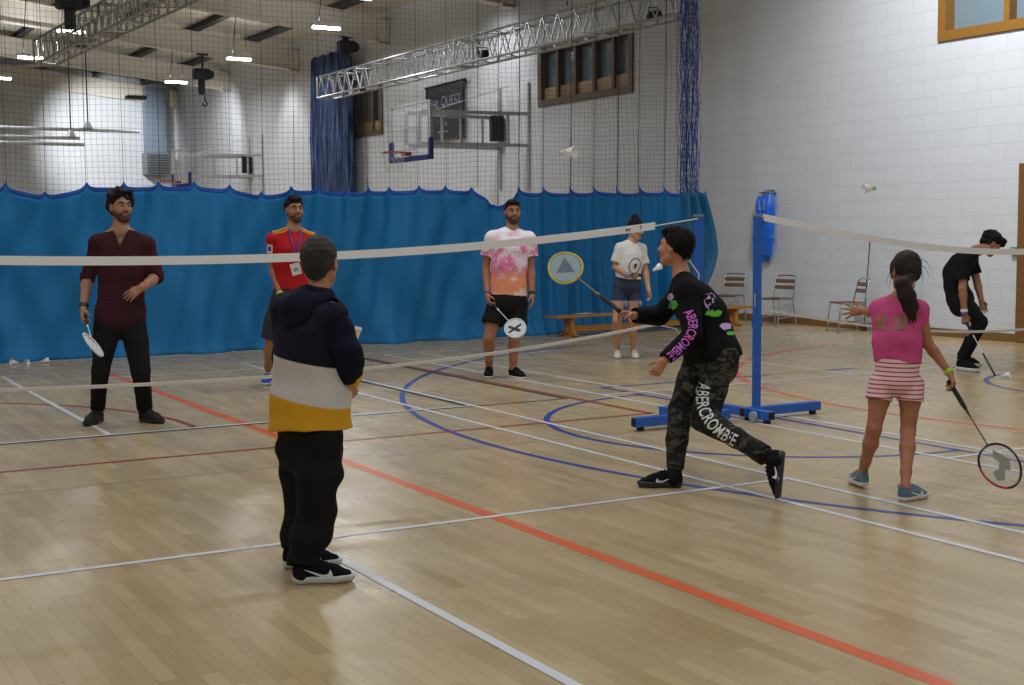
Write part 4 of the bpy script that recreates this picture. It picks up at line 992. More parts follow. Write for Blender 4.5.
    # ---- clothes
    def shirt(s, name, m, hem=-.12, e=.016, sleeve=(.75, .75), srad=(.062, .06), k=.035, neck=.062, vneck=None, fold=.004, ff=16, flare=.0, loose=0., hem_open=True, seed=3, h=None, mi=None, sl=None, bd=0., collar=0.):
        F = Field(s.lo, s.hi, h or s.hg); S = s.S; J = s.J
        s.torso(F, hem, 1.03, e, 0, 'flat', 'round', flare, bd)
        ends = []
        for q, t in zip('LR', sleeve):
            sh, el, wr = J['sh' + q], J['el' + q], J['wr' + q]; pts = s.limb(['sh' + q, 'el' + q, 'wr' + q], t); n = len(pts)
            r0, r1 = srad; r = [(r0 + (r1 - r0) * min(1, i / max(1, n - 1)) ** .8) * S * s.armk for i in range(n)]
            F.seg(s.spine(.90), sh, .07 * S + e, r0 * S * s.armk, k=.04)
            F.tube(pts, r, k=k, c1='flat', kin=.02); ends.append((pts, r))
            F.seg(lerp(s.neck, sh, .25) - s.up * .02, lerp(s.neck, sh, .95) - s.up * .006, .044 * S + e * .7, .044 * S + e * .7, k=.04)
        F.fold(fold, ff, seed)
        nb = s.neck + s.up * .02; F.seg(s.neck - s.up * .015, nb + s.up * .14, neck * S ** .5, (neck + .012) * S ** .5, k=.006, op='sub')
        if vneck:
            for t in np.linspace(0, 1, 6): F.seg(s.neck + s.front * .02 - s.up * vneck * t, s.neck + s.front * .2 - s.up * vneck * t, (.055 - .045 * t) * S, (.055 - .045 * t) * S, k=.006, op='sub')
        for pts, r in ends:
            d = nrm(pts[-1] - pts[-2]); F.seg(pts[-1] - d * .035, pts[-1] + d * .05, r[-1] - .011, r[-1] - .009, k=.002, op='sub')
        if hem_open:
            a, b = [np.interp(hem, [q[0] for q in s.tor], [q[i] for q in s.tor]) * S * s.g + e + flare * max(0, .5 - hem) - .013 for i in (1, 2)]
            F.seg(s.spine(hem) + s.up * .03, s.spine(hem) - s.up * .06, a, a, b + bd, b + bd, s.side(0), .002, 'sub', 'flat', 'round')
        return s.put(F, name, m, key=name, mi=mi)
    def pants(s, name, m, waist=.12, e=.014, legs=(1.95, 1.95), rad=(.098, .09, .066, .056, .05), fold=.004, ff=15, k=.03, seed=5, h=None, cuff=True, mi=None, crotch=-.18):
        F = Field(s.lo, s.hi, h or s.hg); S = s.S; J = s.J
        s.torso(F, crotch, waist, e, 0, 'round', 'flat'); ends = []
        for q, t in zip('LR', legs):
            hip, kn, an = J['hip' + q], J['kn' + q], J['an' + q]
            full = [hip, lerp(hip, kn, .5), kn, lerp(kn, an, .5), an]; R = [x * S * s.legk for x in rad]; u = t * 2; i = min(int(u), 3)
            pts = full[:i + 1] + [lerp(full[i], full[i + 1], u - i)]; r = R[:i + 1] + [R[i] + (R[i + 1] - R[i]) * (u - i)]
            F.tube(pts, r, k=k, c1='flat', kin=.02); ends.append((pts, r))
        F.fold(fold, ff, seed)
        for pts, r in ends:
            d = nrm(pts[-1] - pts[-2]); F.seg(pts[-1] - d * .04, pts[-1] + d * .05, r[-1] - .011, r[-1] - .009, k=.002, op='sub')
        return s.put(F, name, m, key=name, mi=mi)
    def shoe(s, q, mu, ms, L=.285, name='shoe', sole_h=.026, swoosh=None, swside=1, laces=None, h=None, high=.10, sw=1.):
        f = s.feet[q]; o, d, u = f['heel'], f['d'], f['u']; sd = np.cross(d, u); r = L / .285; h = h or max(.0035, s.hg * .7)
        p = lambda x, y, z: o + (sd * x + d * y + u * z) * r
        lo, hi = np.min([p(x, y, z) for x in (-.07, .07) for y in (-.03, .32) for z in (-.01, .14)], 0), np.max([p(x, y, z) for x in (-.07, .07) for y in (-.03, .32) for z in (-.01, .14)], 0)
        F = Field(lo, hi, h)
        F.tube([p(0, .035, .055), p(0, .12, .052), p(0, .185, .042), p(0, .245, .030)], [.036 * r, .037 * r, .044 * r, .036 * r], [.05 * r, .05 * r, .038 * r, .027 * r], sd, k=.01, kin=.02)
        F.seg(p(0, .05, .05), p(0, .045, high), .038 * r, .037 * r, k=.02, c1='flat'); F.seg(p(0, .09, .075), p(0, .15, .066), .024 * r, .022 * r, k=.015)
        F.half(p(0, 0, .012), -u); F.seg(p(0, .048, .082), p(0, .046, .14), .029 * r, .031 * r, k=.002, op='sub')
        P, Q = F.mesh('shoe'); bv = BVHTree.FromPolygons(P.tolist(), Q.tolist()); s.bvh['shoe' + q] = bv
        sh = link(name, np_mesh(name, P - s.base, Q), mu, s.root, None, True)
        F = Field(lo, hi, h); F.tube([p(0, .036, .03), p(0, .12, .03), p(0, .19, .03), p(0, .248, .034)], [.042 * r, .038 * r, .050 * r, .041 * r], [.04 * r] * 4, sd, k=.01, kin=.02)
        F.half(p(0, 0, sole_h + .004), u, .004); F.half(p(0, 0, .0015), -u, .004); s.put(F, 'sole', ms, sh)
        if laces:
            b = MB()
            for i in range(4):
                y = .11 + .022 * i; b.tube([hit(bv, p(-.018, y, .3), -u, .002), hit(bv, p(0, y + .004, .3), -u, .004), hit(bv, p(.018, y, .3), -u, .002)], .0026 * r, 5)
            for x in (-1, 1): b.tube([hit(bv, p(0, .11, .3), -u, .004), p(x * .02, .105, .105), p(x * .036, .115, .085)], .0026 * r, 5)
            s.mbput(b, 'laces', laces, sh)
        if swoosh:
            for side in ((1, -1) if swside == 0 else (swside,)):
                O = p(side * .2, .12, .048); ex = d * side; ey = u
                if side > 0: pass
                lv = np.array(SWOOSH) * .062 * r * sw
                s.decal('swoosh', swoosh, polyfill(lv), O, d, u, bv, -sd * side, sh)
        return sh
    def decal(s, name, m, vf, O, ex, ey, bv, ray_d, parent=None, off=.0025):
        v, f = vf; P = []; ok = True
        for x in v:
            o = O + ex * x[0] + ey * x[1]; h = bv.ray_cast(Vector(o), Vector(ray_d), 1.5)
            P.append(np.array(h[0]) - ray_d * off if h[0] is not None else np.full(3, np.nan))
        P = np.array(P); good = ~np.isnan(P[:, 0])
        fs = [t for t in f if good[list(t)].all()]
        if not fs: print('decal missed', name, s.label); return None
        P[~good] = P[good].mean(0)
        return link(name, np_mesh(name, P - s.base, tris=np.array(fs)), m, parent or s.root)
    def path_decal(s, name, m, vf, pts, across, bv, nd, parent=None, off=.003):
        """letters laid along a 3-d path: x along the path, y along 'across'"""
        v, f = vf; pts = [np.asarray(p) for p in pts]; L = np.cumsum([0] + [np.linalg.norm(pts[i + 1] - pts[i]) for i in range(len(pts) - 1)]); tot = L[-1]; P = []
        for x in v:
            t = np.clip(x[0] + tot / 2, 0, tot - 1e-6); i = int(np.searchsorted(L, t, 'right') - 1); w = (t - L[i]) / (L[i + 1] - L[i])
            ac = lerp(across[i], across[i + 1], w); n = nrm(lerp(nd[i], nd[i + 1], w)); o = lerp(pts[i], pts[i + 1], w) + ac * x[1] + n * .4
            h = bv.ray_cast(Vector(o), Vector(-n), 1.); P.append(np.array(h[0]) + n * off if h[0] is not None else np.full(3, np.nan))
        P = np.array(P); good = ~np.isnan(P[:, 0]); fs = [t for t in f if good[list(t)].all()]
        if not fs: print('path decal missed', name); return None
        P[~good] = P[good].mean(0); return link(name, np_mesh(name, P - s.base, tris=np.array(fs)), m, parent or s.root)
    def band(s, name, q, t, m, w=.02, r=.03, parent=None):
        """bracelet or watch strap round the forearm at t between elbow (0) and wrist (1)"""
        el, wr = s.J['el' + q], s.J['wr' + q]; c = lerp(el, wr, t); d = nrm(wr - el); b = MB(); R = r * s.S * s.armk
        b.lathe(c - d * w / 2, d, [(R, 0), (R + .004, .002), (R + .004, w - .002), (R, w), (R - .004, w), (R - .004, 0)], 20); return s.mbput(b, name, m, parent)
    def cuff_sock(s, q, m, z0=.06, z1=.13):
        an, kn = s.J['an' + q], s.J['kn' + q]; d = nrm(kn - an); F = Field(an - .1, an + .16, .005)
        F.seg(an - d * .04, an + d * (z1 - z0), .037 * s.S * s.legk + .002, .040 * s.S * s.legk + .002, c1='flat'); return s.put(F, 'sock', m)
def hit(bv, o, d, off=0.):
    h = bv.ray_cast(Vector(o), Vector(d), 2.)
    return np.array(h[0]) - d * off if h[0] is not None else np.asarray(o) + d * .3
SWOOSH = [(-1.15, .42), (-.5, .10), (0, -.13), (.4, -.29), (.7, -.37), (.95, -.30), (1.02, -.06), (.95, .14), (.82, .34), (.74, .12), (.6, .0), (.4, -.03), (.1, .02), (-.4, .19)]
def polyfill(pts, mirror=False, cuts=1):
    bm = bmesh.new(); vs = [bm.verts.new((p[0], p[1], 0)) for p in pts]; bm.faces.new(vs); bmesh.ops.triangulate(bm, faces=bm.faces[:])
    for _ in range(cuts): bmesh.ops.subdivide_edges(bm, edges=bm.edges[:], cuts=1, use_grid_fill=True)
    bmesh.ops.triangulate(bm, faces=bm.faces[:]); bm.verts.index_update(); v = np.array([x.co[:] for x in bm.verts]); f = np.array([[q.index for q in x.verts] for x in bm.faces]); bm.free(); return v, f

# ---------------- rackets (origin = butt of the grip, +y towards the head, x across the head)
def racket(butt, axis, across, label, grip, shaft, frame, strings, logo=None, logom=None, L=.67, frame2=None):
    y = nrm(axis); x = np.asarray(across, float); x = nrm(x - y * (x @ y)); z = np.cross(x, y)
    r = empty('badminton_racket'); tag(r, label, 'racket', 'badminton rackets in play')
    r.matrix_world = Matrix(((x[0], y[0], z[0], butt[0]), (x[1], y[1], z[1], butt[1]), (x[2], y[2], z[2], butt[2]), (0, 0, 0, 1)))
    b = MB(); b.lathe((0, 0, 0), (0, 1, 0), [(0, 0), (.0155, 0), (.0155, .012), (.0135, .018), (.0135, .15), (.011, .175), (.006, .20), (0, .20)], 8); b.build('grip', grip, r, smooth=True)
    b = MB(); b.tube([(0, .19, 0), (0, L - .25, 0)], .0042, 8); b.lathe((0, .19, 0), (0, 1, 0), [(.0, 0), (.008, 0), (.005, .04), (0, .04)], 8); b.build('shaft', shaft, r, smooth=True)
    cy, a, c = L - .127, .100, .127
    ring = lambda k, s=1.: (a * s * math.cos(k) * (1 - .07 * math.sin(k)), cy + c * s * math.sin(k), 0)
    b = MB(); n = 48
    b.tube([ring(2 * PI * k / n) for k in range(n)], .0065, 8, closed=True)
    b.mi = [1 if (frame2 and (k // 8 % n) in range(14, 26)) else 0 for k in range(len(b.mi))]
    b.build('frame', [frame, frame2] if frame2 else frame, r, smooth=True)
    Ls = []
    for k in range(-10, 11):
        t = k / 11; hx = a * .97 * t; hy = c * .97 * math.sqrt(max(0, 1 - t * t)); Ls.append(np.array([(hx, cy - hy, .0007), (hx, cy + hy, .0007)]))
        hy = c * .97 * t; hx = a * .97 * math.sqrt(max(0, 1 - t * t)); Ls.append(np.array([(-hx, cy + hy, -.0007), (hx, cy + hy, -.0007)]))
    so = wires('strings', Ls, .0010, strings, r)
    if logo:
        b = MB()
        for poly in logo: b.prism([(px * a, cy + py * c) for px, py in poly], (0, 0, 0), (1, 0, 0), (0, 1, 0), .0035)
        b.build('string_print', logom, r)
    return r
def grip_hand(f, h):
    """hand axis and palm normal for a fist closed round a handle of direction h, forearm direction f"""
    f, h = nrm(f), nrm(h); d = nrm(f - .55 * (f @ h) * h); w = nrm(h - (h @ d) * d); return d, w
# ---------------------------------------------------------------- shared looks
M_blackhair = mat('black_hair', rgb(24, 20, 19), .5, bump=.6, bscale=160, var=.3, spec=.15); M_brownhair = mat('dark_brown_hair', rgb(46, 35, 28), .5, bump=.6, bscale=160, var=.3, spec=.15)
M_beard = mat('dark_beard', rgb(66, 48, 39), .7, bump=.5, bscale=200, var=.3)
SK1, SK2, SK3, SKW = [skin_mat('skin_' + n, rgb(*c)) for n, c in (('olive', (168, 124, 98)), ('tan', (164, 116, 88)), ('warm_tan', (166, 116, 86)), ('fair', (196, 150, 124)))]
SKB, SKG = skin_mat('skin_peach', rgb(190, 134, 104)), skin_mat('skin_brown', rgb(166, 112, 80))
M_blk = cloth('black_cotton', rgb(24, 24, 27)); M_blkshoe = cloth('black_knit_shoe', rgb(22, 22, 24), bscale=120); M_wsole = mat('white_foam_sole', rgb(214, 214, 216), .5); M_bsole = mat('black_foam_sole', rgb(26, 26, 28), .5)
M_wprint = mat('white_print', rgb(226, 226, 226), .7); M_wshaft = mat('white_racket_paint', rgb(212, 216, 220), .3); M_bgrip = mat('black_grip_tape', rgb(22, 22, 24), .7, bump=.3); M_bframe = mat('black_racket_paint', rgb(26, 26, 28), .3)
M_string = mat('white_string', rgb(214, 216, 214), .5); M_lprint = mat('dark_string_print', rgb(44, 44, 48), .6); M_gprint = mat('grey_string_print', rgb(140, 138, 128), .6)
M_watch = mat('watch_black', rgb(18, 18, 20), .35)
def P_(d0): return lambda u, v, dd=0.: at(u, v, d0 + dd)
def foot(h, t, L): a = on_floor(*h); b = on_floor(*t); d = nrm(b - a); return dict(heel=a, toe=a + d * L)

# ================================================================ 1 man in burgundy
p = P_(10.35)
J = dict(hipR=p(109, 315, -.03), hipL=p(132, 315, .03), knR=p(100.5, 371, -.06), knL=p(140.5, 371, -.02), shR=p(97, 241, -.03), shL=p(147, 242, .05), elR=p(87.5, 277, 0), elL=p(156, 277, .06), wrR=p(83.5, 309, -.12), wrL=p(142, 287.5, -.16),
         head=p(121, 207.5), neck=p(121, 228.5))
A = Person('man in burgundy henley and black trousers holding a white racket behind the net', 1.81, 10.35, J, dict(R=foot((101, 421.5), (82, 428), .285), L=foot((141, 421), (163, 424), .285)), hd(38, .03), SK1, legk=1.)
def view_axes(u, v):
    f = nrm(ray(u, v)); r = nrm(np.cross(f, Z)); return r, np.cross(r, f), f
r1, u1, f1 = view_axes(89, 340); rax = nrm(.10 * r1 - .42 * u1 - .90 * f1); rac = nrm(.66 * r1 - .70 * u1 + .36 * f1)
d, w = grip_hand(J['wrR'] - J['elR'], rax)
A.body(dict(R=dict(curl=.85, spread=.02, thumb=.8), L=dict(d=-.72 * _R - .5 * _U - .35 * _F, n=-FH * .2 + RH * -.3 - Z * .6 + FH * .9, curl=.3)))
M_burg = cloth('burgundy_jersey', rgb(62, 30, 36)); M_darktr = cloth('black_twill', rgb(26, 25, 27))
A.pants('trousers', M_darktr, .05, e=.009, rad=(.102, .092, .070, .060, .054), legs=(1.96, 1.96))
sh = A.shirt('henley_shirt', M_burg, hem=-.10, e=.018, sleeve=(1.12, 1.12), srad=(.058, .052), neck=.060, vneck=.12, fold=.005)
for i in range(4):
    q = hit(A.bvh['henley_shirt'], A.neck - A.up * (.115 + .035 * i) + A.front * .5, -A.front, .0); b = MB(); b.lathe(q, A.front, [(0, 0), (.006, 0), (.006, .003), (0, .003)], 10); A.mbput(b, 'button', mat('dark_button', rgb(40, 26, 28), .3), sh)
A.eyes(nrm(A.fwd + Z * .05), M_blackhair); A.beard(M_beard, .0025)
A.hair(M_blackhair, .022, (.75, .012), .012, 55, [((0, .035, .118), (.065, .04, .03)), ((.06, .0, .08), (.035, .06, .05)), ((-.06, .0, .08), (.035, .06, .05)), ((0, -.09, .0), (.07, .04, .06)), ((-.065, -.03, .01), (.022, .04, .045)), ((.065, -.03, .01), (.022, .04, .045)), ((0, -.075, -.05), (.05, .03, .03))], seed=11)
for q in 'LR': A.shoe(q, mat('black_suede_boot', rgb(22, 22, 24), .85, bump=.2), M_bsole, .285, 'boot', high=.125)
A.band('wristwatch', 'R', .9, M_watch, .03, .032); A.band('wristband', 'L', .9, mat('coral_wristband', rgb(216, 92, 84), .6), .02, .031)
racket(A.J['palmR'] - rax * .055, rax, rac, 'white badminton racket held low by the man in burgundy', M_bgrip, M_wshaft, M_wshaft, M_string, [[(-.8, -.5), (.8, -.5), (.85, .1), (.75, .6), (.3, .85), (-.3, .85), (-.75, .6), (-.85, .1)], ], mat('white_string_print', rgb(206, 208, 208), .6))

# ================================================================ 2 man in red
p = P_(12.58)
J = dict(hipR=p(282, 299, -.03), hipL=p(303, 299, .05), knR=p(271, 341, -.03), knL=p(302, 341, .06), shR=p(274, 237.5, -.06), shL=p(312, 238.5, .08), elR=p(273, 267, .0), elL=p(318, 267, .1), wrR=p(280.5, 294.5, -.12), wrL=p(311, 294, .0),
         head=p(294.5, 210.5), neck=p(293.5, 228))
A = Person('man in red and yellow football shirt with a lanyard behind the boy in the hoodie', 1.81, 12.58, J, dict(R=foot((268.5, 383), (261.5, 390), .28), L=foot((301, 384), (307, 391), .28)), hd(28, .05), SK2, hg=.0065)
A.body(dict(R=dict(d=nrm(J['wrR'] - J['elR']) + .5 * _R * .3, curl=.3), L=dict(curl=.4)))
M_red_jersey = cloth('red_football_jersey', rgb(176, 24, 30), .6); M_yel = mat('yellow_jersey_stripe', rgb(224, 176, 46), .6)
A.pants('shorts', cloth('charcoal_shorts', rgb(52, 52, 58)), .24, legs=(.98, .98), rad=(.105, .105, .102, .1, .1))
sh = A.shirt('football_shirt', M_red_jersey, hem=.16, e=.020, sleeve=(.68, .68), srad=(.064, .066), fold=.004)
bv = A.bvh['football_shirt']
for q in 'LR':
    for i in (-1, 0, 1):
        a, c = lerp(A.neck, J['sh' + q], .35), lerp(A.neck, J['sh' + q], 1.1) - A.up * .0; mv = A.front * (.022 * i + .028)
        pts = [hit(bv, lerp(a, c, t) + mv + A.up * .4, -A.up, .002) for t in np.linspace(0, 1, 7)]; b = MB(); b.tube(pts, .006, 5); A.mbput(b, 'shoulder_stripe', M_yel, sh)
    el = J['el' + q]; c = lerp(J['sh' + q], el, .63); dn = nrm(el - J['sh' + q])
    out = nrm(A.sdS * (1 if q == 'R' else -1) * .6 + A.front * .8)
    A.decal('cuff_mark', M_yel, polyfill([(-.035, -.02), (.035, -.02), (.035, .02), (-.035, .02)], cuts=3), c + out * .3, nrm(np.cross(dn, out)), -dn, bv, -out, sh)
c = lerp(J['shR'], J['elR'], .35); out = nrm(A.sdS * .75 + A.front * .75); dn = nrm(J['elR'] - J['shR'])
A.decal('sleeve_badge', mat('white_badge', rgb(214, 214, 222), .6), polyfill([(-.032, -.042), (.032, -.042), (.032, .042), (-.032, .042)], cuts=3), c + out * .3, np.cross(dn, out), -dn, bv, -out, sh)
A.decal('badge_mark', mat('blue_badge_mark', rgb(60, 70, 140), .6), polyfill([(-.018, -.02), (.018, -.02), (.02, .02), (-.018, .026)], cuts=2), c + out * .3, np.cross(dn, out), -dn, bv, -out, sh, off=.005)
A.decal('chest_mark', M_yel, polyfill([(-.02, -.012), (.02, -.012), (.012, .02), (.0, .008), (-.004, .022)], cuts=2), A.spine(.80) + A.sdS * -.055 + A.front * .5, -A.sdS, A.up, bv, -A.front, sh)
A.eyes(None, M_blackhair); A.beard(M_beard, .001)
A.hair(M_blackhair, .013, (.85, .016), .004, 80, [((0, .05, .10), (.06, .04, .03)), ((.0, .01, .115), (.06, .06, .03))], seed=5)
bd = p(293.5, 269.5, -.25); bc = hit(bv, bd, FH, .012); b = MB()
for q, nm in ((1, 'R'), (-1, 'L')):
    n0 = A.neck + A.sdS * .06 * q - A.front * .03 + A.up * .03; pts = [n0 - A.front * .02]
    for t in np.linspace(.12, 1, 10):
        x = lerp(A.neck + A.sdS * .066 * q + A.up * .012, bc + A.up * .07, t); pts.append(hit(bv, x + A.front * .5, -A.front, .006))
    b.tube(pts, .0075, 5)
ly = A.mbput(b, 'lanyard', mat('purple_lanyard', rgb(78, 60, 150), .6))
b = MB(); b.prism([(-.045, -.055), (.045, -.055), (.045, .055), (-.045, .055)], bc + A.front * .008, nrm(RH + Z * .25), nrm(Z - RH * .25), .004); A.mbput(b, 'name_card', mat('white_card', rgb(222, 222, 226), .4), ly, False)
b = MB(); b.prism([(-.022, -.02), (.022, -.02), (.022, .012), (-.022, .012)], bc + A.front * .0105, nrm(RH + Z * .25), nrm(Z - RH * .25), .002); A.mbput(b, 'card_print', mat('grey_print', rgb(150, 150, 160), .6), ly, False)
for q in 'LR':
    A.cuff_sock(q, M_wprint, .06, .16); A.shoe(q, mat('bright_blue_shoe', rgb(22, 72, 196), .6, bump=.2), M_wsole, .28)
A.band('wristband', 'R', .96, mat('yellow_wristband', rgb(222, 206, 60), .6), .018, .031)

# ================================================================ 3 man in tie-dye
p = P_(13.45)
J = dict(hipR=p(497, 304, 0), hipL=p(518, 304, .02), knR=p(489, 338, -.05), knL=p(514.5, 339, 0), shR=p(492, 236.5, -.02), shL=p(528.5, 236.5, .02), elR=p(486.5, 266.5, .03), elL=p(530.5, 267.5, .04), wrR=p(487.3, 295, -.08), wrL=p(532, 295, -.04),
         head=p(512.5, 212.3), neck=p(512, 228.5))
A = Person('man in pink and orange tie dye shirt and black shorts holding a racket', 1.79, 13.45, J, dict(R=foot((489.5, 376), (486, 383.5), .285), L=foot((510.5, 377), (530, 380.5), .285)), hd(14, .0), SK3, hg=.0065, g=1.05, legk=1.05, armk=1.05)
r3, u3, f3 = view_axes(512, 320); rax = nrm(.467 * r3 - .512 * u3 - .62 * f3)
A.body(dict(R=dict(d=nrm(J['wrR'] - J['elR']) + .15 * _R, curl=.85, spread=.02, thumb=.8), L=dict(curl=.4)))
def tiedye():
    n = NT('pink_orange_tie_dye', .8, .3); cx = n.math('MULTIPLY', n.noise(5.5, 4, dist=1.2), 1.)
    ang = n.math('SINE', n.math('ADD', n.math('MULTIPLY', n.noise(9, 4, dist=2.2), 14), n.math('MULTIPLY', n.sep.outputs[2], 9)))
    z = n.math('ADD', n.sep.outputs[2], n.math('MULTIPLY', n.noise(8, 3), .18))
    base = n.mix(n.step(cx, .47, .08), rgb(236, 222, 230), rgb(226, 122, 170)); base = n.mix(n.math('MULTIPLY', n.step(ang, .35, .3), .75), base, rgb(238, 232, 234))
    org = n.mix(n.step(cx, .44, .06), rgb(240, 226, 220), rgb(236, 150, 112)); c = n.mix(n.step(z, 1.14, .05), org, base)
    c = n.mix(n.step(z, 1.48, .06), c, n.mix(n.step(cx, .58, .1), rgb(236, 228, 234), rgb(226, 150, 190))); n.color(c); n.bump(n.noise(90, 3), .2, .004); return n.m
A.pants('shorts', cloth('black_sport_shorts', rgb(22, 22, 25), .6), .18, legs=(.56, .56), rad=(.098, .104, .108, .1, .1), crotch=.0, fold=.002, k=.012)
A.shirt('tie_dye_shirt', tiedye(), hem=.13, e=.022, sleeve=(.62, .62), srad=(.066, .078), fold=.004, flare=.012)
A.eyes(None, M_blackhair); A.beard(M_beard, .003)
A.hair(M_blackhair, .009, (.95, .02), .002, 100, [((0, .055, .095), (.065, .035, .025))], seed=6)
for q in 'LR': A.shoe(q, M_blkshoe, M_wsole, .285, sole_h=.02, laces=M_blk)
A.band('wristwatch', 'L', .93, M_watch, .03, .031); A.band('wristband', 'R', .93, mat('purple_wristband', rgb(96, 72, 168), .6), .022, .031)
XP = [[(-.8, .08), (-.76, -.12), (.74, -.08), (.7, .14)], [(-.5, -.5), (-.28, -.6), (.32, .42), (.2, .58), (-.05, .5)]]
racket(A.J['palmR'] - rax * .06, rax, r3 * .75 + u3 * .55 + f3 * .1, 'white badminton racket with dark cross print held by the man in tie dye', M_bgrip, M_wshaft, M_wshaft, M_string, [[(x * .93 * math.cos(k * PI / 8) / max(.01, 1), .93 * math.sin(k * PI / 8)) for k in range(16) for x in (1,)]], mat('white_string_print', rgb(206, 208, 208), .6))
r_ = [o for o in bpy.data.objects if o.get('category') == 'racket'][-1]
b = MB()
for poly in XP: b.prism([(x * .1, .543 + y * .127) for x, y in poly], (0, 0, 0), (1, 0, 0), (0, 1, 0), .006)
b.build('cross_print', M_lprint, r_)

# ================================================================ 4 woman in white
p = P_(15.23)
J = dict(hipR=p(620, 288, 0), hipL=p(633.5, 288, .03), knR=p(617, 320, -.04), knL=p(633, 320, 0), shR=p(620.3, 246.5, -.05), shL=p(641.5, 247.5, .08), elR=p(615.5, 267, -.02), elL=p(645, 270.5, .08), wrR=p(629, 275.5, -.2), wrL=p(648.5, 290, .0),
         head=p(635.8, 228.8, -.04), neck=p(632.5, 241))
A = Person('woman in white T-shirt and denim shorts looking down at a dark phone', 1.64, 15.23, J, dict(R=foot((617.5, 357), (617.5, 362.5), .25), L=foot((632.5, 357), (642, 361.5), .25)), hd(48, -.28), SKW, TORF, hg=.0065, hup=Z)
A.body(dict(R=dict(d=nrm(J['wrR'] - J['elR']), n=Z * .8 + FH * .4, curl=.75, spread=.02), L=dict(curl=.35)))
A.pants('denim_shorts', cloth('dark_blue_denim', rgb(58, 66, 88), .8, .35, .2, 120), .30, legs=(.42, .42), rad=(.083, .086, .1, .1, .1), e=.010, fold=.002, k=.005, crotch=.05)
tee = cloth('white_tee_cotton', rgb(224, 222, 218))
sh = A.shirt('t_shirt', tee, hem=.24, e=.026, sleeve=(.7, .7), srad=(.060, .070), fold=.005, flare=.02)
bv = A.bvh['t_shirt']; O = A.spine(.56) + A.front * .5; M_tp = mat('dark_shirt_print', rgb(66, 66, 78), .7)
A.decal('face_print', M_tp, polyfill([(.018 * math.cos(a) * (1 + .2 * math.sin(3 * a)), .032 * math.sin(a)) for a in np.linspace(0, 2 * PI, 14, endpoint=False)], cuts=2), O, -A.sdS, A.up, bv, -A.front, sh)
vs, fs = [], []
for i in range(22):
    a = 2 * PI * i / 22; c, s_ = .072 * math.cos(a), .085 * math.sin(a); e1, e2 = .009, .007; k = len(vs); vs += [(c - e1, s_ - e2, 0), (c + e1, s_ - e2, 0), (c + e1, s_ + e2, 0), (c - e1, s_ + e2, 0)]; fs += [(k, k + 1, k + 2), (k, k + 2, k + 3)]
A.decal('ring_print', M_tp, (np.array(vs), np.array(fs)), O, -A.sdS, A.up, bv, -A.front, sh)
A.eyes(None, M_brownhair); A.hair(M_blackhair, .008, (.8, .02), .003, 110, [((0, -.055, .125), (.042, .042, .036)), ((0, -.05, .1), (.03, .03, .03))], seed=8)
b = MB()
for q in 'LR':
    hp_, kn = J['hip' + q], J['kn' + q]; c = lerp(hp_, kn, .42); ax = nrm(kn - hp_)
    for k in range(34):
        a = 2 * PI * k / 34; e = A.sdH * math.cos(a) + A.frontH * math.sin(a); R = .1 * A.S + .003; L = rng.uniform(.02, .06); b.tube([c + e * (R - .006) - ax * .01, c + e * R + ax * L * .5, c + e * (R - .004 + rng.uniform(-.004, .004)) + ax * L], .0022, 4)
A.mbput(b, 'frayed_hem', mat('pale_frayed_thread', rgb(190, 190, 196), .8), [c for c in A.root.children if c.name.startswith('denim')][0])
for q in 'LR': A.shoe(q, mat('white_leather_shoe', rgb(224, 224, 224), .5), M_wsole, .25, swoosh=M_blk, swside=0, sw=.9)
A.band('wristband', 'R', .9, mat('lilac_wristband', rgb(150, 130, 200), .6), .03, .033)
ph = empty('mobile_phone', A.J['palmR'] + _R * .03 + Z * .012); tag(ph, 'dark mobile phone in the right hand of the woman in white', 'phone')
ph.rotation_euler = (math.radians(25), 0, -YAW + .4)
b = MB(); b.box((-.07, -.035, -.004), (.07, .035, .004), .003); b.build('case', M_dark, ph); b = MB(); b.box((-.064, -.031, .004), (.064, .031, .0052)); b.build('screen', mat('dark_phone_glass', rgb(20, 22, 26), .1), ph)
# ================================================================ 5 boy in the hoodie
p = P_(5.77)
J = dict(hipR=p(320, 437, -.09), hipL=p(303, 437, .09), knR=p(316, 506, -.10), knL=p(304, 500, .06), shR=p(331, 311, -.09), shL=p(289, 308, .12), elR=p(344, 350, -.10), elL=p(290, 358, .22), wrR=p(350.5, 382, .0), wrL=p(322, 352, .36),
         head=p(320, 263, .03), neck=p(318, 298, 0))
A = Person('boy seen from behind in navy, white and yellow hoodie and black joggers', 1.46, 5.77, J, dict(R=foot((293, 583.5), (352, 581), .255), L=foot((283, 568), (341, 565), .255)), hd(170, .0), SKB, TORC, hg=.005, g=1.16, headh=.225, legk=1.12, armk=1.1)
A.body(dict(R=dict(curl=.6, spread=.03), L=dict(d=_R * .8 + FH * .5 + Z * .2, n=-Z, curl=.7)))
jog = cloth('black_fleece_jogger', rgb(27, 27, 29))
A.pants('joggers', jog, .25, e=.016, legs=(2.0, 2.0), rad=(.110, .098, .090, .084, .064), fold=.012, ff=24)
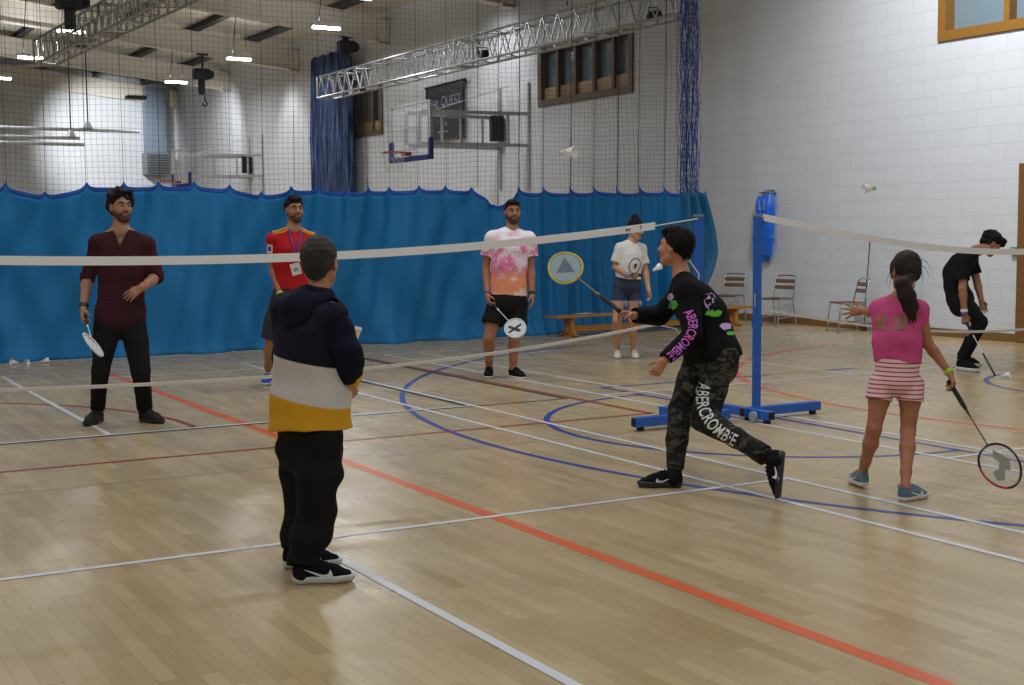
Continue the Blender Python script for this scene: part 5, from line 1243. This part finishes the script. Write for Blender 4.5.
def hoodie_mat():
    n = NT('navy_white_yellow_fleece', .9, .2); lat = n.math('ADD', n.math('MULTIPLY', n.sep.outputs[0], float(RH[0]) * .2), n.math('MULTIPLY', n.sep.outputs[1], float(RH[1]) * .2)); z = n.math('ADD', n.sep.outputs[2], lat)
    lev = lambda u, v: float((at(u, v, 5.72) - A.base)[2] + .2 * ((at(u, v, 5.72) - A.base) @ RH))
    c = n.mix(n.step(z, lev(303.5, 399.5)), rgb(222, 164, 36), rgb(214, 208, 202)); c = n.mix(n.step(z, lev(302, 360)), c, rgb(24, 25, 40))
    n.color(n.mix(n.math('MULTIPLY', n.noise(120, 3), .2), c, (.01, .01, .015))); n.bump(n.noise(220, 3), .25, .003); return n.m
M_navy = cloth('navy_fleece', rgb(22, 24, 42), bscale=200); M_gold = cloth('yellow_fleece', rgb(222, 164, 36))
sh = A.shirt('hoodie', hoodie_mat(), hem=.06, e=.036, sleeve=(.10, .10), srad=(.082, .082), fold=.008, ff=17, neck=.036, flare=.05, bd=.012, hem_open=False)
for q in 'LR':
    F = Field(A.lo, A.hi, A.hg); a, e_, w_ = J['sh' + q], J['el' + q], J['wr' + q]; S = A.S
    F.tube([a - A.up * .01, lerp(a, e_, .5), e_, lerp(e_, w_, .5), lerp(e_, w_, .86)], [x * S * 1.06 for x in (.088, .083, .08, .072, .068)], k=.0, kin=.03, c1='flat'); F.fold(.008, 24, 9 + ord(q)); sl = A.put(F, 'sleeve', M_navy, sh)
    F = Field(A.lo, A.hi, A.hg); dd = nrm(w_ - e_); F.seg(lerp(e_, w_, .80), w_ + dd * .012, .066 * S, .056 * S, c0='flat', c1='flat'); F.fold(.003, 60, 3); F.seg(w_ - dd * .03, w_ + dd * .06, .046 * S, .05 * S, op='sub'); A.put(F, 'cuff', M_gold, sl)
F = Field(A.neck - .3, A.neck + .3, .005); nb = A.neck - A.up * .01
ring = []
for k in range(15):
    t = -2.5 + 5.0 * k / 14; r = .080 + .022 * math.cos(t); ring.append(nb - A.front * (r * math.cos(t) + .012) + A.sdS * r * .98 * math.sin(t) - A.up * (.005 + .045 * math.cos(t)) + A.up * .03)
F.tube(ring, [.026 + .016 * math.cos(-2.5 + 5.0 * k / 14) for k in range(15)], k=.015, kin=.015)
F.ell(nb - A.front * .115 - A.up * .075 - A.sdS * .015, V(.105, .052, .075), np.array([A.sdS, A.front, A.up]), .03); F.ell(nb - A.front * .125 - A.up * .03 - A.sdS * .04, V(.085, .045, .05), np.array([A.sdS, A.front, A.up]), .02)
F.fold(.010, 34, 21); F.seg(nb - A.up * .05, nb + A.up * .2, .052, .066, k=.008, op='sub'); A.put(F, 'hood', M_navy, sh)
A.eyes(None, M_brownhair)
A.hair(mat('short_dark_hair', rgb(44, 38, 36), .7, bump=.8, bscale=260, var=.25), .007, (.72, -.012), .0015, 160, seed=3, h=.004)
for q in 'LR':
    A.cuff_sock(q, M_blk, .06, .12); A.shoe(q, M_blkshoe, M_wsole, .26, sole_h=.034, swoosh=M_wprint, swside=0, laces=M_blk, h=.004)
b = MB(); c = p(337, 424, -.03)
b.tube([c + Z * .02, c + RH * .012, c - Z * .03], .006, 6); A.mbput(b, 'drawstring', mat('gold_drawstring', rgb(200, 150, 60), .6), [q for q in A.root.children if q.name.startswith('joggers')][0])
shuttle(at(354, 338, 6.1), nrm(-_U * .95 - _R * .1 + _F * .2), 'white shuttlecock held up in front of the hooded boy\'s chest')

# ================================================================ 6 running boy
p = P_(7.82)
tn = on_floor(781, 503.5); tu = depth_of(tn)
J = dict(hipL=p(722, 357, -.10), hipR=p(704, 356, .10), knL=p(703, 419, -.16), knR=p(680, 408, .05), shL=p(686, 291, -.10), shR=p(680, 290, .20), elL=p(692.5, 333, -.20), elR=p(659, 315, .24), wrL=p(664, 361, -.27), wrR=p(634, 315.5, .12),
         head=p(675, 247.5, .05), neck=p(680.5, 273.5, .05))
fL = dict(heel=at(786, 451, tu + .02), toe=tn, up=-_R * .95 + _F * .25); fR = foot((682.5, 487), (636, 487), .255)
A = Person('boy lunging in black top and camouflage trousers reaching out with a yellow racket', 1.5, 7.82, J, dict(L=fL, R=fR), nrm(-_R * .83 + FH * .56 + Z * .06), SKB, TORC, hg=.0048, headh=.222, g=1.18, legk=1.08, bend=_R * .045 + _U * .01)
rax = nrm(at(563.8, 266.5, 8.17) - at(615, 307.5, 7.86)); f_ = J['wrR'] - J['elR']
A.body(dict(R=dict(d=-_R * .92 + _U * .18 - FH * .1, n=-FH * .35 + Z * .2 + RH * .0 - _U * .9, curl=.8, spread=.02, thumb=.8), L=dict(d=-_R * .55 - _U * .8, n=FH * .9 - RH * .3, curl=.7, spread=.03)))
def camo():
    n = NT('dark_camouflage_fleece', .9, .2); mp = n.n('ShaderNodeMapping'); mp.inputs['Scale'].default_value = (1, 1, 1.7); n.l(n.tc.outputs['Object'], mp.inputs[0]); v = mp.outputs[0]
    a, b_ = n.noise(11, 2, v, .8), n.noise(15, 2, v, 1.2); mp2 = n.n('ShaderNodeMapping'); mp2.inputs['Location'].default_value = (3, 5, 1); n.l(v, mp2.inputs[0]); c_ = n.noise(13, 2, mp2.outputs[0], 1.)
    c = n.mix(n.step(a, .53, .012), rgb(34, 34, 32), rgb(64, 62, 54)); c = n.mix(n.step(b_, .57, .012), c, rgb(22, 22, 22)); c = n.mix(n.step(c_, .60, .012), c, rgb(82, 78, 68)); n.color(c); n.bump(n.noise(150, 3), .2, .003); return n.m
pants = A.pants('camouflage_trousers', camo(), .15, e=.016, legs=(1.92, 1.92), rad=(.108, .096, .078, .066, .052), fold=.006, ff=19, crotch=-.2)
for q in 'LR':
    F = Field(A.lo, A.hi, A.hg); an, kn = J['an' + q], J['kn' + q]; F.seg(lerp(kn, an, .84), lerp(kn, an, .97), .060 * A.S, .050 * A.S, c1='flat'); F.fold(.004, 60, 2); A.put(F, 'ankle_cuff', camo() if 'dark_camouflage_fleece' not in MATS else MATS['dark_camouflage_fleece'], pants)
top = A.shirt('long_sleeved_top', cloth('black_jersey_top', rgb(20, 20, 22), bump=.15), hem=-.06, e=.024, sleeve=(1.96, 1.97), srad=(.082, .054), fold=.006, ff=18, neck=.052, flare=.03)
bv = A.bvh['long_sleeved_top']
# sleeve lettering
def ptex():
    n = NT('pink_violet_print', .6); n.color(n.mix(n.step(n.noise(9, 2), .5, .15), rgb(236, 104, 200), rgb(150, 120, 230))); return n.m
nd = nrm(-_F - .12 * _R)
def letters(txt, size, w, thick): 
    v, f = text_mesh(txt, size, 1, thick); v[:, 0] *= w; return v, f
pa = [at(u_, v_, 7.5) for u_, v_ in ((688, 309), (690.6, 316.5), (692.7, 323), (693, 329), (691.5, 335), (687, 341), (680.6, 346.5), (675, 352), (670, 358))]
def across_of(pts, nd): 
    out = []
    for i in range(len(pts)):
        t = nrm(pts[min(i + 1, len(pts) - 1)] - pts[max(0, i - 1)]); out.append(np.cross(nd, t))
    return out
plen = lambda pts: sum(np.linalg.norm(pts[i + 1] - pts[i]) for i in range(len(pts) - 1))
def fit(txt, pts, hgt, thick=.0):
    v, f = text_mesh(txt, 1., 1, thick); v = v.copy(); v[:, 0] -= (v[:, 0].max() + v[:, 0].min()) / 2; v[:, 1] -= (v[:, 1].max() + v[:, 1].min()) / 2
    v[:, 0] *= plen(pts) * .985 / np.ptp(v[:, 0]); v[:, 1] *= hgt / np.ptp(v[:, 1]); return v, f
def dense(pts, n=14):
    P = np.array(pts); t = np.linspace(0, 1, len(P)); tt = np.linspace(0, 1, n); c = [np.polyfit(t, P[:, i], min(3, len(P) - 1)) for i in range(3)]; return [np.array([np.polyval(c[i], q) for i in range(3)]) for q in tt]
pa = dense(pa); A.path_decal('sleeve_lettering', ptex(), fit('ABERCROMBIE', pa, .056, .012), pa, across_of(pa, nd), bv, [nd] * len(pa), top)
pl = dense([at(706, 384, 7.4), at(703.5, 402, 7.4), at(708, 419, 7.4), at(720, 431, 7.4), at(736, 441, 7.4)])
A.path_decal('leg_lettering', M_wprint, fit('ABERCROMBIE', pl, .074, .012), pl, across_of(pl, nd), A.bvh['camouflage_trousers'], [nd] * len(pl), pants)
# back and chest prints
M_green = mat('green_print', rgb(92, 196, 60), .6); M_lil = mat('lilac_print', rgb(206, 170, 226), .6)
def blob(cx, cy, rx, ry, n=14, s=0): r = np.random.default_rng(s); return [(cx + rx * math.cos(a) * r.uniform(.75, 1.15), cy + ry * math.sin(a) * r.uniform(.75, 1.15)) for a in np.linspace(0, 2 * PI, n, endpoint=False)]
bk = nrm(-A.front * .9 - _F * .5); upb = nrm(A.up - bk * (A.up @ bk)); sb = np.cross(upb, bk)
for nm, m_, cu, cv, poly in (('back_print', M_lil, 710, 301, blob(0, 0, .04, .055, 14, 1)), ('back_print', M_green, 714, 313, blob(0, 0, .05, .022, 14, 2)), ('back_print', M_lil, 726, 326, blob(0, 0, .036, .022, 14, 3)), ('back_print', M_green, 731, 333, blob(0, -.0, .025, .012, 12, 4))):
    A.decal(nm, m_, polyfill(poly, cuts=2), at(cu, cv, 7.0), _R, _U, bv, nrm(ray(cu, cv)), top)
v_, f_t = text_mesh('ABF', .055, 1, .012); A.decal('back_lettering', M_blk, (v_, f_t), at(711, 302, 7.0), nrm(_R * .6 - _U), nrm(_R + _U * .6), bv, nrm(ray(711, 302)), top, off=.005)
fr_ = nrm(A.front * .8 - _F * .7); uf = nrm(A.up - fr_ * (A.up @ fr_)); sf = np.cross(uf, fr_)
for nm, m_, cu, cv, poly in (('chest_print', M_green, 673, 305, blob(0, 0, .03, .03, 12, 6)), ('chest_print', M_lil, 670.5, 297, blob(0, 0, .02, .02, 12, 7))):
    A.decal(nm, m_, polyfill(poly, cuts=2), at(cu, cv, 7.0), _R, _U, bv, nrm(ray(cu, cv)), top)
A.eyes(None, M_brownhair)
A.hair(mat('thick_dark_hair', rgb(22, 19, 18), .6, bump=.7, bscale=180, var=.3, spec=.12), .013, (.85, .006), .0035, 90, [((0, .06, .092), (.055, .035, .024)), ((0, .02, .11), (.06, .06, .03)), ((0, -.09, .015), (.055, .028, .065))], seed=4, h=.004)
M_vap = mat('dark_bubble_sole', rgb(40, 40, 44), .25)
for q in 'LR':
    A.cuff_sock(q, M_blk, .06, .12); A.shoe(q, M_blkshoe, M_vap, .26, sole_h=.036, swoosh=M_wprint, swside=0, laces=M_blk, h=.004, sw=.8)
M_yelr = mat('yellow_racket_paint', rgb(206, 190, 40), .35)
tri = [[(.93 * math.cos(a), .93 * math.sin(a)) for a in np.linspace(t0, t1, 7)] + [t for t in tt] for t0, t1, tt in [(a_, a_ + PI * 2 / 3, [(.66 * math.cos(a_ + PI * 2 / 3), .66 * math.sin(a_ + PI * 2 / 3)), (.66 * math.cos(a_), .66 * math.sin(a_))]) for a_ in (PI * .25, PI * (.25 + 2 / 3), PI * (.25 + 4 / 3))]]
rk = racket(at(617.5, 309.5, 7.88) - rax * .02, rax, _R * .72 + _U * .62 + _F * .0, 'yellow framed badminton racket held out by the lunging boy in black', M_bgrip, mat('grey_yellow_shaft', rgb(130, 124, 80), .4), M_yelr, M_string, tri, mat('pale_string_print', rgb(150, 168, 172), .6), L=.655, frame2=None)

# ================================================================ 7 girl in pink
p = P_(7.5)
J = dict(hipL=p(882, 384, .0), hipR=p(911, 385, -.02), knL=p(874, 429, -.02), knR=p(908, 432, -.04), shL=p(879, 306, .06), shR=p(918.5, 308, -.06), elL=p(872, 312, .2), elR=p(928, 344, -.05), wrL=p(863, 311, .38), wrR=p(949.5, 373, -.12),
         head=p(905, 271.5, .02), neck=p(899, 297, 0))
def foot_dir(u, v, ang, L, lift=0.): a = on_floor(u, v); d = hd(ang); return dict(heel=a + Z * lift, toe=a + d * L + Z * (lift * .3))
A = Person('girl seen from behind in pink T-shirt and red striped shorts, hair in a ponytail', 1.36, 7.5, J, dict(L=foot_dir(865, 489.5, 186, .22, .012), R=foot((900, 502), (923.5, 497.5), .22)), nrm(FH * .9 - RH * .18 + Z * -.02), SKG, TORC, hg=.0048, headh=.215, legk=.98, armk=.95)
rax = nrm(at(1001.5, 463, 7.12) - at(953.5, 384, 7.33))
A.body(dict(R=dict(d=nrm(J['wrR'] - J['elR']) + rax * .3 - _R * .3, n=nrm(-_R * .8 + FH * .5), curl=.85, spread=.02, thumb=.8), L=dict(d=-_R * .9 + FH * .3 - Z * .02, n=FH * .9 - Z * .35 + _R * .2, curl=.15, spread=.36, thumb=-.3)))
def stripes():
    n = NT('red_striped_white_jersey', .85, .25); z = n.math('ADD', n.sep.outputs[2], n.math('MULTIPLY', n.math('SINE', n.math('MULTIPLY', n.sep.outputs[0], 11)), .004))
    s_ = n.math('PINGPONG', n.math('ADD', z, .003), .0122); n.color(n.mix(n.step(s_, .0036, .0008), rgb(176, 40, 70), rgb(232, 200, 200))); n.bump(n.noise(80, 3), .2, .004); return n.m
A.pants('striped_shorts', stripes(), .33, e=.010, legs=(.36, .36), rad=(.098, .106, .1, .1, .1), fold=.003, ff=22, crotch=.05, k=.004)
M_pink = cloth('pink_cotton', rgb(206, 84, 138)); sh = A.shirt('t_shirt', M_pink, hem=.30, e=.020, sleeve=(.42, .42), srad=(.062, .066), fold=.006, ff=22, neck=.058)
bv = A.bvh['t_shirt']
def wing(): n = NT('gold_wing_print', .6); n.color(n.mix(n.step(n.noise(70, 3), .5, .08), rgb(186, 92, 120), rgb(138, 108, 76))); return n.m
wm_ = wing()
WL = [(-.03, .05), (.005, .04), (.03, .055), (.05, .03), (.045, -.01), (.055, -.035), (.03, -.052), (0, -.04), (-.02, -.05), (-.04, -.03), (-.035, .0), (-.045, .03)]
for cu, mir in ((880.5, 1), (901.5, -1)):
    A.decal('wing_print', wm_, polyfill([(x * (.72 if mir > 0 else .95) * mir, y * .9) for x, y in WL][::mir], cuts=2), at(cu, 322.5, 7.0), _R, _U, bv, nrm(ray(cu, 322.5)), sh, off=.004)
A.eyes(None, M_brownhair)
hr = A.hair(M_brownhair, .010, (.55, -.002), .0012, 120, [((0, -.10, .0), (.055, .04, .05)), ((-.05, .03, .01), (.03, .045, .06)), ((.055, .0, .0), (.025, .04, .05))], h=.004, seed=9, ears=False)
F = Field(A.neck - .35, A.neck + .3, .004)
F.tube([A.hp(0, -.11, -.02), p(902, 284, -.16), p(907, 296, -.17), p(911, 308, -.16), p(913, 317, -.15)], [.026, .034, .042, .036, .012], [.024, .03, .033, .028, .01], _R, k=.01, kin=.04)
for dx in (-.02, .0, .02): F.tube([p(906, 292, -.18) + _R * dx, p(911, 308, -.175) + _R * dx, p(912.5 , 323, -.15) + _R * dx * .8], [.016, .014, .004], k=.01)
F.fold(.0012, 90, 2); A.put(F, 'ponytail', M_brownhair, hr)
b = MB(); cc = A.hp(0, -.112, -.02); b.tube([cc + (_R * math.cos(a) + _U * math.sin(a)) * .028 - FH * .012 for a in np.linspace(0, 2 * PI, 16, endpoint=False)], .007, 6, closed=True); A.mbput(b, 'hair_tie', M_dark, hr)
b = MB()
for (u0, v0), (u1, v1), (u2, v2) in (((917, 262), (925, 268), (930, 277)), ((918, 266), (923, 275), (922, 284)), ((890, 272), (887, 280), (886, 285)), ((891, 276), (890, 284), (888, 289)), ((918, 258), (927, 262), (931, 270))):
    b.tube([p(u0, v0), p((u0 + u1) / 2, (v0 + v1) / 2 - .5), p(u1, v1), p(u2, v2)], [.002, .0017, .0014, .0008], 4)
A.mbput(b, 'loose_strands', M_brownhair, hr)
M_teal = mat('grey_teal_mesh_shoe', rgb(92, 120, 132), .75, bump=.3, bscale=140)
for q in 'LR': A.shoe(q, M_teal, M_wsole, .225, sole_h=.03, swoosh=M_wprint, swside=0, laces=M_teal, h=.0036)
for q in 'LR':
    b = MB(); f_ = A.feet[q]; o_ = f_['heel'] + f_['d'] * .01 + f_['u'] * .085; sd_ = np.cross(f_['d'], f_['u'])
    b.tube([o_ - sd_ * .0 + sd_ * .016 * math.cos(a) - f_['d'] * .012 + f_['u'] * .014 * math.sin(a) for a in np.linspace(0, 2 * PI, 12, endpoint=False)], .003, 5, closed=True)
    A.mbput(b, 'pull_tab', M_teal)
A.band('bracelet', 'R', .93, mat('yellow_bracelet', rgb(206, 200, 50), .5), .014, .031); A.band('bracelet', 'R', .985, mat('green_bracelet', rgb(110, 190, 60), .5), .014, .031)
racket(A.J['palmR'] - rax * .022, rax, _R * .85 + _U * .5, 'black and red badminton racket hanging from the girl\'s right hand', M_bgrip, M_bframe, M_bframe, M_string, [[(-.55, .5), (-.2, .62), (.15, .2), (.35, .35), (.6, -.1), (.1, -.75), (-.1, -.5), (.05, -.15), (-.15, .1), (-.5, .1)]], M_gprint, frame2=mat('red_racket_paint', rgb(176, 40, 24), .35))

# ================================================================ 8 man in black
p = P_(13.8)
J = dict(hipR=p(960, 301, -.06), hipL=p(963, 300, .12), knR=p(980.5, 322, -.06), knL=p(979, 322, .12), shR=p(964, 260, -.14), shL=p(971, 256, .18), elR=p(962.5, 288.5, -.18), elL=p(977, 282, .16), wrR=p(964.5, 314, -.16), wrL=p(981.5, 301, .10),
         head=p(991, 244, .02), neck=p(976, 249, .02))
A = Person('man in black bending forward with a racket towards the floor by the white wall', 1.76, 13.8, J, dict(R=foot((957.5, 370), (988, 374), .31), L=foot((958, 365), (985, 368), .31)), nrm(_R * .85 - Z * .62 - FH * .05), SK2, hg=.0065, bend=-_R * .10 + Z * .03, hup=nrm(Z * .7 + _R * .6), g=.94)
A.body(dict(R=dict(curl=.8, spread=.02, thumb=.8), L=dict(curl=.35)))
A.pants('trousers', M_blk, .1, rad=(.100, .088, .07, .06, .055), legs=(1.96, 1.96), fold=.005)
A.shirt('t_shirt', cloth('black_tee_cotton', rgb(20, 20, 22)), hem=-.06, e=.02, sleeve=(.68, .68), srad=(.07, .072), fold=.006)
A.eyes(None, M_blackhair); A.hair(M_blackhair, .016, (.75, .008), .007, 60, [((0, .07, .10), (.07, .045, .035)), ((0, .09, .06), (.06, .03, .03)), ((.06, 0, .06), (.03, .06, .05)), ((-.06, 0, .06), (.03, .06, .05))], seed=14)
for q in 'LR': A.shoe(q, M_blkshoe, M_wsole, .31, sole_h=.034)
A.band('wristband', 'R', .86, M_wprint, .03, .033); A.band('wristband', 'R', 1.0, mat('purple_wristband', rgb(96, 72, 168), .6), .02, .032)
g0 = A.J['palmR']; tipp = on_floor(994.5, 374.5, .012); rax = nrm(tipp - g0); gl = np.linalg.norm(tipp - g0)
racket(tipp - rax * .665, rax, nrm(ray(984, 355)) + view_axes(984, 355)[0] * .05, 'dark and white badminton racket pointing down to the floor from the man in black', M_bgrip, M_wshaft, M_bframe, M_string)
# ================================================================ LIGHT
w = bpy.data.worlds.new('world'); SC.world = w; w.use_nodes = True; w.node_tree.nodes['Background'].inputs[0].default_value = (.5, .52, .55, 1); w.node_tree.nodes['Background'].inputs[1].default_value = .02
for (x, y) in lamp_spots:
    area('lamp_light', (x, y, 5.9), .8, .2, 80)
    area('ceiling_fill', (x, y, 6.12), .6, .12, 26, rot=(PI, 0, 0))  # upward fill added to brighten the ceiling, not part of the battens
# area lights added for the unseen lamps of the hall, no battens built
for i, (x, y) in enumerate([(-6.5, -7), (-6.5, 2), (0, -8.5), (0, -2), (0, 4.5), (6.5, -7), (6.5, -.5), (4.5, 3.2), (-6.5, 12), (-6.5, 22), (0, 14), (-6.5, 32)]):
    near = y < 8
    area('hall_light', (x, y, roof_z(x) - .25), 1.5, 1.5, 112 if near else 80)
def spotl(loc, to, e, size, col=(.95, .98, 1.), blend=.8, rad=.25):
    ld = bpy.data.lights.new('wash_light', 'SPOT'); ld.energy = e; ld.spot_size = math.radians(size); ld.spot_blend = blend; ld.color = col; ld.shadow_soft_size = rad
    o = bpy.data.objects.new('wash_light', ld); COL.objects.link(o); o.location = loc; o.rotation_mode = 'QUATERNION'; o.rotation_quaternion = (Vector(to) - Vector(loc)).to_track_quat('-Z', 'Y')
spotl((7.5, 36.5, 6.2), (9.3, 41.5, 4.6), 1500, 60, (.93, .97, 1))
spotl((9.6, 34.0, 6.0), (11.85, 35.5, 4.6), 260, 80)
spotl((10.2, 29.5, 6.0), (11.85, 29.5, 4.2), 130, 80)
spotl((10.2, 16.8, 5.9), (11.85, 16.9, 4.6), 110, 90, (.93, .97, 1))
spotl((8.8, 3.2, 6.2), (11.85, 4.2, 4.0), 900, 105, (.93, .97, 1))
SC.view_settings.view_transform = 'Standard'; SC.view_settings.look = 'None'; SC.view_settings.gamma = 1; SC.view_settings.exposure = 0.0
SC.view_settings.use_curve_mapping = False
SC.cycles.use_denoising = True
SC.cycles.max_bounces = 6; SC.cycles.diffuse_bounces = 4; SC.cycles.transparent_max_bounces = 12
